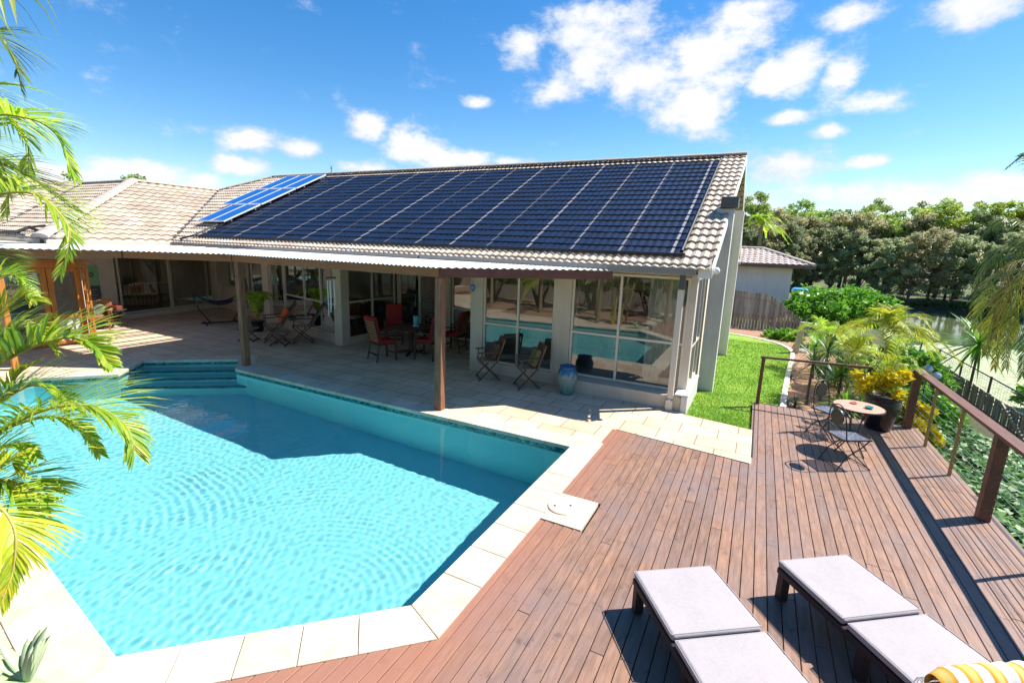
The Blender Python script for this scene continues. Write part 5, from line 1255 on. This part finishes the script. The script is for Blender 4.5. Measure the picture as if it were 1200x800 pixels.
# paling fence beside the lawn, stepping down towards the lake
FT = [(-5, 25.2, -.5, 1.3), (-.7, 24.05, -.5, 1.28), (.55, 23.9, -.55, 1.2), (1.87, 23.8, -1.0, .2), (3.9, 23.6, -2.0, -1.0), (6.5, 23.4, -2.4, -1.5)]
t = thing('paling_fence', 'weathered grey paling fence along the end of the lawn, dropping towards the lake', 'fence', (0, 24, -.5)); b = MB(); rr_ = random.Random(2); o_ = V((0, 24, -.5))
for a, c in zip(FT, FT[1:]):
    a, c = V(a), V(c); m = max(1, int((c.xy-a.xy).length/.115))
    for k in range(m):
        p = a.lerp(c, (k+.5)/m); f_ = .035 if k % 2 else 0
        b.box(V((p.x, p.y-f_, (p[2]+p[3])/2+rr_.uniform(-.02, .02)))-o_, (.10, .015, p[3]-p[2]), atan2(c.y-a.y, c.x-a.x))
o = b.build('palings', M['fence'], t); 
for a, c in zip(FT, FT[1:]):
    for q in (.35, .85): MB().bar(V((a[0], a[1]+.05, a[2]+(a[3]-a[2])*q))-o_, V((c[0], c[1]+.05, c[2]+(c[3]-c[2])*q))-o_, .04, .08).build('fence_rail', M['fence'], t)
# slatted fence along the lake edge
t = thing('picket_fence', 'low weathered slatted fence at the bottom of the ivy bank beside the lake', 'fence', (7.5, 18, -2.3)); b = MB(); o_ = V((7.5, 18, -2.3)); y = 9.0
while y < 28: b.box(V((7.5+.02*(int(y*9) % 2), y, -1.9+rr_.uniform(-.02, .02)))-o_, (.02, .11, .85)); y += .165
o = b.build('slats', M['fence'], t)
for z in (-2.15, -1.65): MB().bar(V((7.54, 9, z))-o_, V((7.54, 28, z))-o_, .04, .07).build('fence_rail', M['fence'], t)
MB().bar(V((7.44, 18.3, -2.2))-o_, V((7.44, 20.4, -1.5))-o_, .05, .09).build('brace', M['lp_post'], t)
t = thing('wire_fence', 'dark wire mesh fence with thin posts between the garden and the pondweed', 'fence', (8.4, 28, -2.4)); o_ = V((8.4, 28, -2.4))
for y in range(12, 45, 3): MB().box(V((8.3, y, -1.9))-o_, (.06, .06, 1.2)).build('fence_post', M['black_metal'], t)
for z in (-1.35, -2.3): MB().tube([V((8.3, 12, z))-o_, V((8.3, 45, z))-o_], .025, 6).build('fence_rail', M['black_metal'], t)
b = MB()
for k in range(9): b.tube([V((8.3, 12, -1.45-.1*k))-o_, V((8.3, 45, -1.45-.1*k))-o_], .003, 4)
for k in range(150): b.tube([V((8.3, 12+.22*k, -2.3))-o_, V((8.3, 12+.22*k, -1.36))-o_], .0025, 4)
b.build('wire_mesh', M['black_metal'], t)
# neighbouring house
t = thing('neighbouring_house', 'small lilac grey rendered house with a pale pink tiled hip roof behind the fence', 'house', (-4, 33, -.6)); NH = t
def nb(name, m_, f):
    b_ = MB(); f(b_); return b_.build(name, m_, t, world=True)
nb('wall', M['lavender_wall'], lambda b: b.box((-3.9, 33.2, .9), (10.9, 6, 3.0)))
s2 = .33; c2_ = 1/sqrt(1+s2*s2); L2 = 2.45/c2_
nr = tiles('roof', (0, 29.7, 2.42), (1, 0, 0), (0, c2_, s2*c2_), [(-12, 0), (2.45, 0), (.0, L2), (-12, L2)], NH, M['tile_pink'], pitch=.3, amp=.05)
tiles('hip', (2.45, 0, 2.42), (0, 1, 0), (-c2_, 0, s2*c2_), [(29.7, 0), (34.6, 0), (32.15, L2)], nr, M['tile_pink'], pitch=.3, amp=.05)
mb = MB(); caps(mb, (2.5, 29.65, 2.46), (0, 32.15, 3.27)); caps(mb, (0, 32.15, 3.27), (-12, 32.15, 3.27)); mb.build('ridge_cap', M['tile_pink2'] if 'tile_pink2' in M else M['ridge'], nr, world=True)
nb('fascia', M['brown_fascia'], lambda b: (b.box((-4.7, 29.62, 2.33), (14.4, .1, .17)), b.box((2.52, 32.1, 2.33), (.1, 5.0, .17)), b.box((-4.7, 31.9, 2.27), (14.2, 4.4, .03))))
b = MB(); b.box((2.35, 34.6, .3), (.9, 1.2, 1.3)); o = b.build('tarpaulin', M['blue_tarp'], bevel=.18, segs=4); tag(o, 'bright blue covered shape beside the lilac house wall', 'tarpaulin')
# weeping palm on the right
t = thing('weeping_palm', 'drooping palm with yellowing fronds reaching in from the right edge over the lake', 'palm', (6.9, 12.6, gz(6.9, 12.6)))
o0 = V((6.9, 12.6, 2.9)); mb = MB(); mb.tube([(6.9, 12.6, gz(6.9, 12.6)), (6.95, 12.6, 1), tuple(o0)], [.15, .12, .1], 12); mb.build('trunk', M['palm_trunk'], t, world=True)
for px, L_, mt_ in (([(1235, 300, 14), (1205, 262, 13.6), (1172, 260, 13.4), (1138, 288, 13.2)], .45, 'palm_d'), ([(1240, 310, 14), (1200, 290, 13.4), (1165, 300, 13.2), (1140, 335, 13)], .55, 'palm_d'), ([(1240, 290, 14), (1225, 205, 13.6), (1205, 180, 13.5), (1180, 196, 13.4)], .38, 'palm_d'),
                ([(1240, 320, 14), (1195, 330, 13.2), (1165, 370, 13), (1155, 415, 12.9)], .7, 'palm_y2'), ([(1240, 320, 14), (1210, 320, 13), (1185, 370, 12.8), (1178, 430, 12.7)], .7, 'palm_y2'), ([(1245, 320, 14), (1225, 340, 13), (1205, 390, 12.8), (1198, 440, 12.7)], .7, 'palm_d'),
                ([(1240, 320, 14), (1190, 315, 13.9), (1155, 345, 13.8), (1140, 385, 13.7)], .6, 'palm_d'), ([(1245, 300, 14), (1230, 280, 13.6), (1205, 285, 13.5), (1180, 320, 13.4)], .5, 'palm_d'), ([(1245, 320, 14), (1205, 345, 13.5), (1175, 385, 13.3), (1165, 430, 13.2)], .6, 'palm_y2'), ([(1245, 320, 14), (1200, 305, 13.1), (1178, 340, 13.0), (1165, 395, 12.9)], .6, 'palm_dry')):
    frond(t, [o0]+[PD(*p) for p in px[1:]], L_*.85, 74, M[mt_], rn, w=.017, droop=1.05, lift=.0, r0=.02, ang=60, t0=.1)
for k in range(4):
    a = -1.2+k*.42; c_, s_ = cos(a), sin(a); frond(t, [o0, o0+V((c_*.8, s_*.8, .9)), o0+V((c_*1.8, s_*1.8, .7)), o0+V((c_*2.5, s_*2.5, -.6))], .6, 50, M['palm_d'], rn, w=.026, droop=1.1)
# ---------------------------------------------------------------- trees
def tree_proto(kind, seed):
    r_ = random.Random(seed); t = thing('tree', 'x', 'tree', (0, 0, 0)); b = MB(); tr = MB()
    if kind in ('casu', 'casu2'):
        Ht = 9.0; tr.tube([(0, 0, -.5), (r_.uniform(-.2, .2), 0, 3), (r_.uniform(-.4, .4), r_.uniform(-.3, .3), 6.5), (0, 0, Ht)], [.16, .13, .09, .02], 7)
        for k in range(44):
            z = 2.0+(Ht-1.6)*((k+.5)/44)**.85; rr = (.6+2.2*sin(pi*min(1, (z-1.2)/(Ht-.3)))**.8)*r_.uniform(.25, 1.0); a = r_.uniform(0, 2*pi); c = (rr*cos(a), rr*sin(a), z)
            tr.tube([(0, 0, max(.5, z-1.5)), (c[0]*.6, c[1]*.6, z-.3), c], [.05, .03, .012], 5)
            cloud(b, c, (.72, .72, .6), 90, .15, r_, 1.8, .35)
    else:
        Ht = 11.0; fork = r_.uniform(3, 4.5); tr.tube([(0, 0, -.5), (r_.uniform(-.3, .3), 0, fork*.6), (0, 0, fork)], [.24, .19, .16], 8)
        for k in range(9):
            a = k*2*pi/9+r_.uniform(-.3, .3); rr = r_.uniform(.8, 2.7); z = r_.uniform(7, Ht-.8); e_ = (rr*cos(a), rr*sin(a), z); m_ = (e_[0]*.45, e_[1]*.45, fork+(z-fork)*.55)
            tr.tube([(0, 0, fork-.3), m_, e_], [.11, .07, .03], 6)
            for j in range(5):
                c = (e_[0]+r_.uniform(-1, 1), e_[1]+r_.uniform(-1, 1), e_[2]+r_.uniform(-1.3, .8)); tr.tube([m_, e_, c], [.05, .03, .01], 5); cloud(b, c, (.8, .8, .5), 110, .15, r_, 1.2)
    tr.build('trunk', M['bark'], t); b.build('crown', M[kind], t); return t
prot = {k: [tree_proto(k, s) for s in ss_] for k, ss_ in (('casu', (1, 2, 3)), ('casu2', (4, 5)), ('euc', (6, 7)), ('euc2', (8, 9)))}
names = {'casu': 'casuarina_tree', 'casu2': 'casuarina_tree', 'euc': 'gum_tree', 'euc2': 'gum_tree'}
desc = {'casu': 'dark feathery casuarina on the far bank of the lake', 'casu2': 'brownish feathery casuarina on the far bank of the lake', 'euc': 'green gum tree rising behind the casuarinas', 'euc2': 'yellow green gum tree rising behind the casuarinas'}
specs = []; r_ = random.Random(17)
for k in range(21): specs.append((-4+2.05*k, 1.3+r_.uniform(-.6, 1.2), r_.choice(('casu', 'casu', 'casu', 'casu2')), r_.uniform(.72, .92)))
for k in range(17): specs.append((-5+2.6*k, 5+r_.uniform(-1, 1.5), r_.choice(('casu', 'casu2', 'casu2')), r_.uniform(.85, 1.05)))
for k in range(20): specs.append((-7+2.3*k, 9+r_.uniform(-1, 2), r_.choice(('euc', 'euc2', 'euc')), r_.uniform(.96, 1.14)))
for k in range(10): specs.append((-8+4.8*k, 17+r_.uniform(-1, 2), 'euc', r_.uniform(1.0, 1.15)))
used_ = set(); gi = 0
pos = []
for x, dy, kind, s in specs:
    y = 66-.45*(x-14)+dy
    if x < 6: y = 66-.45*(6-14)-.9*(6-x)+dy       # the wood comes nearer behind the neighbouring house
    pos.append((x+r_.uniform(-.5, .5), y, kind, s))
def place(x, y, kind, s, label, group):
    pr = prot[kind][len(pos) and int(abs(x*7+y*3)) % len(prot[kind])]
    if id(pr) not in used_ : used_.add(id(pr)); o = pr; o.location = (x, y, gz(x, y)-.1); o.rotation_euler = (0, 0, x*1.7); o.scale = (s, s, s); o['label'] = label; o['group'] = group; o.name = names[kind]
    else: o = dup(pr, (x, y, gz(x, y)-.1), x*1.7+y, label, group, s); o.name = names[kind]
    WL[o.name] = V(o.location)
for x, y, kind, s in pos: place(x, y, kind, s, desc[kind], {'casu': 'dark casuarinas across the lake', 'casu2': 'brownish casuarinas across the lake', 'euc': 'green gum trees across the lake', 'euc2': 'yellow green gum trees across the lake'}[kind])
for (px, py, d, lab) in ((101, 187, 44, 'treetop showing above the wing roof ridge nearer the left edge'), (182, 187, 46, 'treetop showing above the wing roof right of the hip')):
    p = PD(px, py, d); s = (p.z-.1)/11.3; place(p.x, p.y, 'euc', s, lab, 'treetops behind the roof')
pp_ = PD(888, 300, 48)
palm('distant_palm', 'palm tree rising between the gable end and the neighbouring pink roof', 'palm', (pp_.x, pp_.y, -1), 6.3, 20, 2.8, 'palm', .7, .06, 34, seed=21, trunk=.16)
for L__ in prot.values():
    for pr in L__:
        if id(pr) not in used_:
            for ch in list(pr.children): bpy.data.objects.remove(ch)
            bpy.data.objects.remove(pr)
for k in range(14):
    x = -2+2.6*k; y = 66-.45*(x-14)+.5
    if x < 6: y = 69.6-.9*(6-x)
    shrub('bank_bush', 'low dark bush at the foot of the trees on the far lake bank', (x+r_.uniform(-.6, .6), y, gz(x, y)), (1.6, 1.0, .9), 12, 60, .16, 'shrub_d', 100+k, group='low bushes on the far bank')

# extra planting that fills the bank and the bed
cordyline((1.85, 11.3, -.25), .25, 90, .6, 'low clump of bright strap leaves in front of the golden palm stems', 61, mat='shrub', w=.035)
cordyline((2.35, 12.6, -.45), .6, 90, .75, 'tall clump of bright strap leaves left of the golden palm trunk', 62, mat='shrub', w=.035)
cordyline((2.0, 14.0, -.5), .5, 90, .8, 'clump of dark strap leaves between the cordylines and the big shrub', 63, mat='cordy', w=.035)
shrub('garden_shrub', 'yellow croton bush rising above the handrail near its corner', (3.05, 11.9, -.9), (.4, .4, .95), 26, 60, .07, 'yellow', 64)
shrub('garden_shrub', 'yellow green bush behind the yellow croton', (3.4, 13.4, -1.2), (.7, .8, 1.0), 30, 70, .08, 'shrub', 65)
shrub('garden_shrub', 'mid green bush filling the bank left of the wire fence', (5.8, 23.5, -2.3), (1.2, 1.5, 1.1), 34, 80, .12, 'shrub', 66)
shrub('garden_shrub', 'low leafy bush by the water right of the spiky plant', (10.2, 24.0, -2.5), (1.3, 1.3, 1.0), 26, 60, .12, 'shrub', 68)
for k, (x, y) in enumerate(((-22, -14), (-17, -12), (-12, -15), (-7, -12.5), (-2, -14), (3, -13), (9, -15), (16, -10))):
    place(x, y, ('euc', 'casu', 'euc2')[k % 3], .8, 'tall tree beyond the boundary fence on the camera side of the pool', 'trees beyond the near boundary')
for k in range(12):
    place(36+6*(k % 3), -12+6.5*k, ('casu', 'euc', 'casu2')[k % 3], 1.0, 'tall tree on the right hand shore of the lake', 'trees on the right hand shore')
t = thing('striped_sofa', 'striped sofa inside the wing, dimly visible through the open sliding door', 'sofa', (-22.0, 10.0, .05))
sm2, nt2, b2 = newmat('muted_stripes'); wv = nt2.nodes.new('ShaderNodeTexWave'); wv.bands_direction = 'Y'; wv.inputs['Scale'].default_value = 2.2; nt2.links.new(coords(nt2), wv.inputs['Vector'])
nt2.links.new(ramp(nt2, wv.outputs[0], [(.2, (.35, .08, .05)), (.45, (.42, .36, .26)), (.7, (.12, .2, .1)), (.9, (.4, .3, .2))]), b2.inputs['Base Color'])
MB().box((.1, 0, .3), (.9, 1.9, .35)).build('seat', sm2, t, bevel=.06, segs=3); MB().box((-.35, 0, .6), (.25, 1.9, .6)).build('backrest', sm2, t, bevel=.08, segs=3)
# ================================================================ LIGHT & SKY
SUN = V((.58, .46, 1)).normalized()
sd = bpy.data.lights.new('sun', 'SUN'); sd.energy = 4.8; sd.angle = radians(.5); sd.color = (1, .95, .87); sd.cycles.is_caustics_light = True
so_ = bpy.data.objects.new('sun', sd); col.objects.link(so_); so_.rotation_euler = SUN.to_track_quat('Z', 'Y').to_euler(); so_.location = (20, 15, 40)
w = bpy.data.worlds.new('World'); sc.world = w; w.use_nodes = True; nt = w.node_tree; nt.nodes.clear()
wo = N(nt, 'ShaderNodeOutputWorld'); bg = N(nt, 'ShaderNodeBackground'); bg.inputs[1].default_value = .10
sk = nt.nodes.new('ShaderNodeTexSky'); sk.sky_type = 'NISHITA'; sk.sun_disc = False; sk.sun_elevation = math.asin(SUN.z); sk.sun_rotation = atan2(SUN.x, SUN.y); sk.altitude = 10; sk.air_density = 1.0; sk.dust_density = .3; sk.ozone_density = 1.6
hs = N(nt, 'ShaderNodeHueSaturation'); hs.inputs['Saturation'].default_value = 1.42; hs.inputs['Hue'].default_value = .502; nt.links.new(sk.outputs[0], hs.inputs['Color']); nt.links.new(hs.outputs[0], bg.inputs[0])
tc = N(nt, 'ShaderNodeTexCoord'); dirn = tc.outputs['Generated']
CL = [(700, 55, .17, .11), (760, 90, .14, .10), (830, 60, .15, .10), (820, 130, .09, .09), (860, 25, .12, .06), (700, 20, .15, .05), (615, 60, .07, .06), (640, 110, .10, .05), (780, 140, .08, .05), (905, 90, .06, .05), (935, 80, .06, .06), (985, 95, .05, .05), (1030, 115, .09, .04), (920, 140, .05, .02), (970, 155, .05, .02),
      (1150, 8, .12, .04), (1000, 15, .08, .03), (930, 195, .13, .06), (990, 226, .18, .042), (1095, 232, .18, .042), (895, 240, .08, .05), (1175, 220, .11, .04), (1010, 190, .06, .02), (430, 150, .06, .05), (480, 170, .10, .05), (540, 188, .13, .035), (600, 190, .08, .02), (285, 160, .10, .035), (355, 175, .07, .03), (290, 198, .09, .03), (160, 200, .13, .04), (240, 215, .07, .03), (420, 195, .1, .03), (560, 120, .05, .02), (70, 205, .1, .03)]
acc = None
for (px, py, rx, rz_) in CL:
    d = ray(px, py).normalized()
    s = N(nt, 'ShaderNodeVectorMath', operation='SUBTRACT'); nt.links.new(dirn, s.inputs[0]); s.inputs[1].default_value = d
    m = N(nt, 'ShaderNodeVectorMath', operation='MULTIPLY'); nt.links.new(s.outputs[0], m.inputs[0]); m.inputs[1].default_value = (1/rx, 1/rx, 1/rz_)
    l = N(nt, 'ShaderNodeVectorMath', operation='LENGTH'); nt.links.new(m.outputs[0], l.inputs[0])
    q = N(nt, 'ShaderNodeMapRange'); q.interpolation_type = 'SMOOTHSTEP'; nt.links.new(l.outputs['Value'], q.inputs[0]); q.inputs[1].default_value = 1.15; q.inputs[2].default_value = 0; q.inputs[3].default_value = 0; q.inputs[4].default_value = 1
    if acc is None: acc = q.outputs[0]
    else:
        a = N(nt, 'ShaderNodeMath', operation='SMOOTH_MAX'); nt.links.new(acc, a.inputs[0]); nt.links.new(q.outputs[0], a.inputs[1]); a.inputs[2].default_value = .2; acc = a.outputs[0]
mp = N(nt, 'ShaderNodeMapping'); nt.links.new(dirn, mp.inputs[0]); mp.inputs['Scale'].default_value = (1, 1, 1.7)
nz = noise_(nt, mp.outputs[0], 11, 12, .66); nz2 = noise_(nt, mp.outputs[0], 3.2, 5, .55)
def mth(op, a, b, c=None):
    m_ = N(nt, 'ShaderNodeMath', operation=op)
    for i, x_ in enumerate((a, b, c)):
        if x_ is None: continue
        if hasattr(x_, 'links'): nt.links.new(x_, m_.inputs[i])
        else: m_.inputs[i].default_value = x_
    return m_.outputs[0]
dens = mth('ADD', mth('MULTIPLY', acc, .95), mth('MULTIPLY', mth('SUBTRACT', nz, .5), 2.1))
dens = mth('ADD', dens, mth('MULTIPLY', mth('SUBTRACT', nz2, .5), .5))
q = N(nt, 'ShaderNodeMapRange'); q.interpolation_type = 'SMOOTHSTEP'; nt.links.new(dens, q.inputs[0]); q.inputs[1].default_value = .28; q.inputs[2].default_value = .95; q.inputs[3].default_value = 0; q.inputs[4].default_value = .97
gate = mth('MULTIPLY', q.outputs[0], mth('MINIMUM', mth('MULTIPLY', acc, 6), 1))
ccol = ramp(nt, mth('ADD', dens, mth('MULTIPLY', mth('SUBTRACT', nz2, .5), 1.5)), [(.3, (.62, .72, .88)), (.95, (.96, .97, 1.0))])
bgc = N(nt, 'ShaderNodeBackground'); nt.links.new(ccol, bgc.inputs[0]); bgc.inputs[1].default_value = .56
ms = N(nt, 'ShaderNodeMixShader'); nt.links.new(gate, ms.inputs[0]); nt.links.new(bg.outputs[0], ms.inputs[1]); nt.links.new(bgc.outputs[0], ms.inputs[2]); nt.links.new(ms.outputs[0], wo.inputs[0])
w.cycles.sampling_method = 'MANUAL' if False else 'AUTOMATIC'
vsn = sc.view_settings; vsn.view_transform = 'Standard'; vsn.look = 'None'; vsn.gamma = 1; vsn.exposure = .94; vsn.use_curve_mapping = False
cy = sc.cycles; cy.use_denoising = True; cy.denoiser = 'OPENIMAGEDENOISE'; cy.max_bounces = 10; cy.diffuse_bounces = 4; cy.glossy_bounces = 5; cy.transmission_bounces = 8; cy.transparent_max_bounces = 24; cy.sample_clamp_indirect = 8
cy.caustics_reflective = False; cy.caustics_refractive = True; cy.blur_glossy = .5
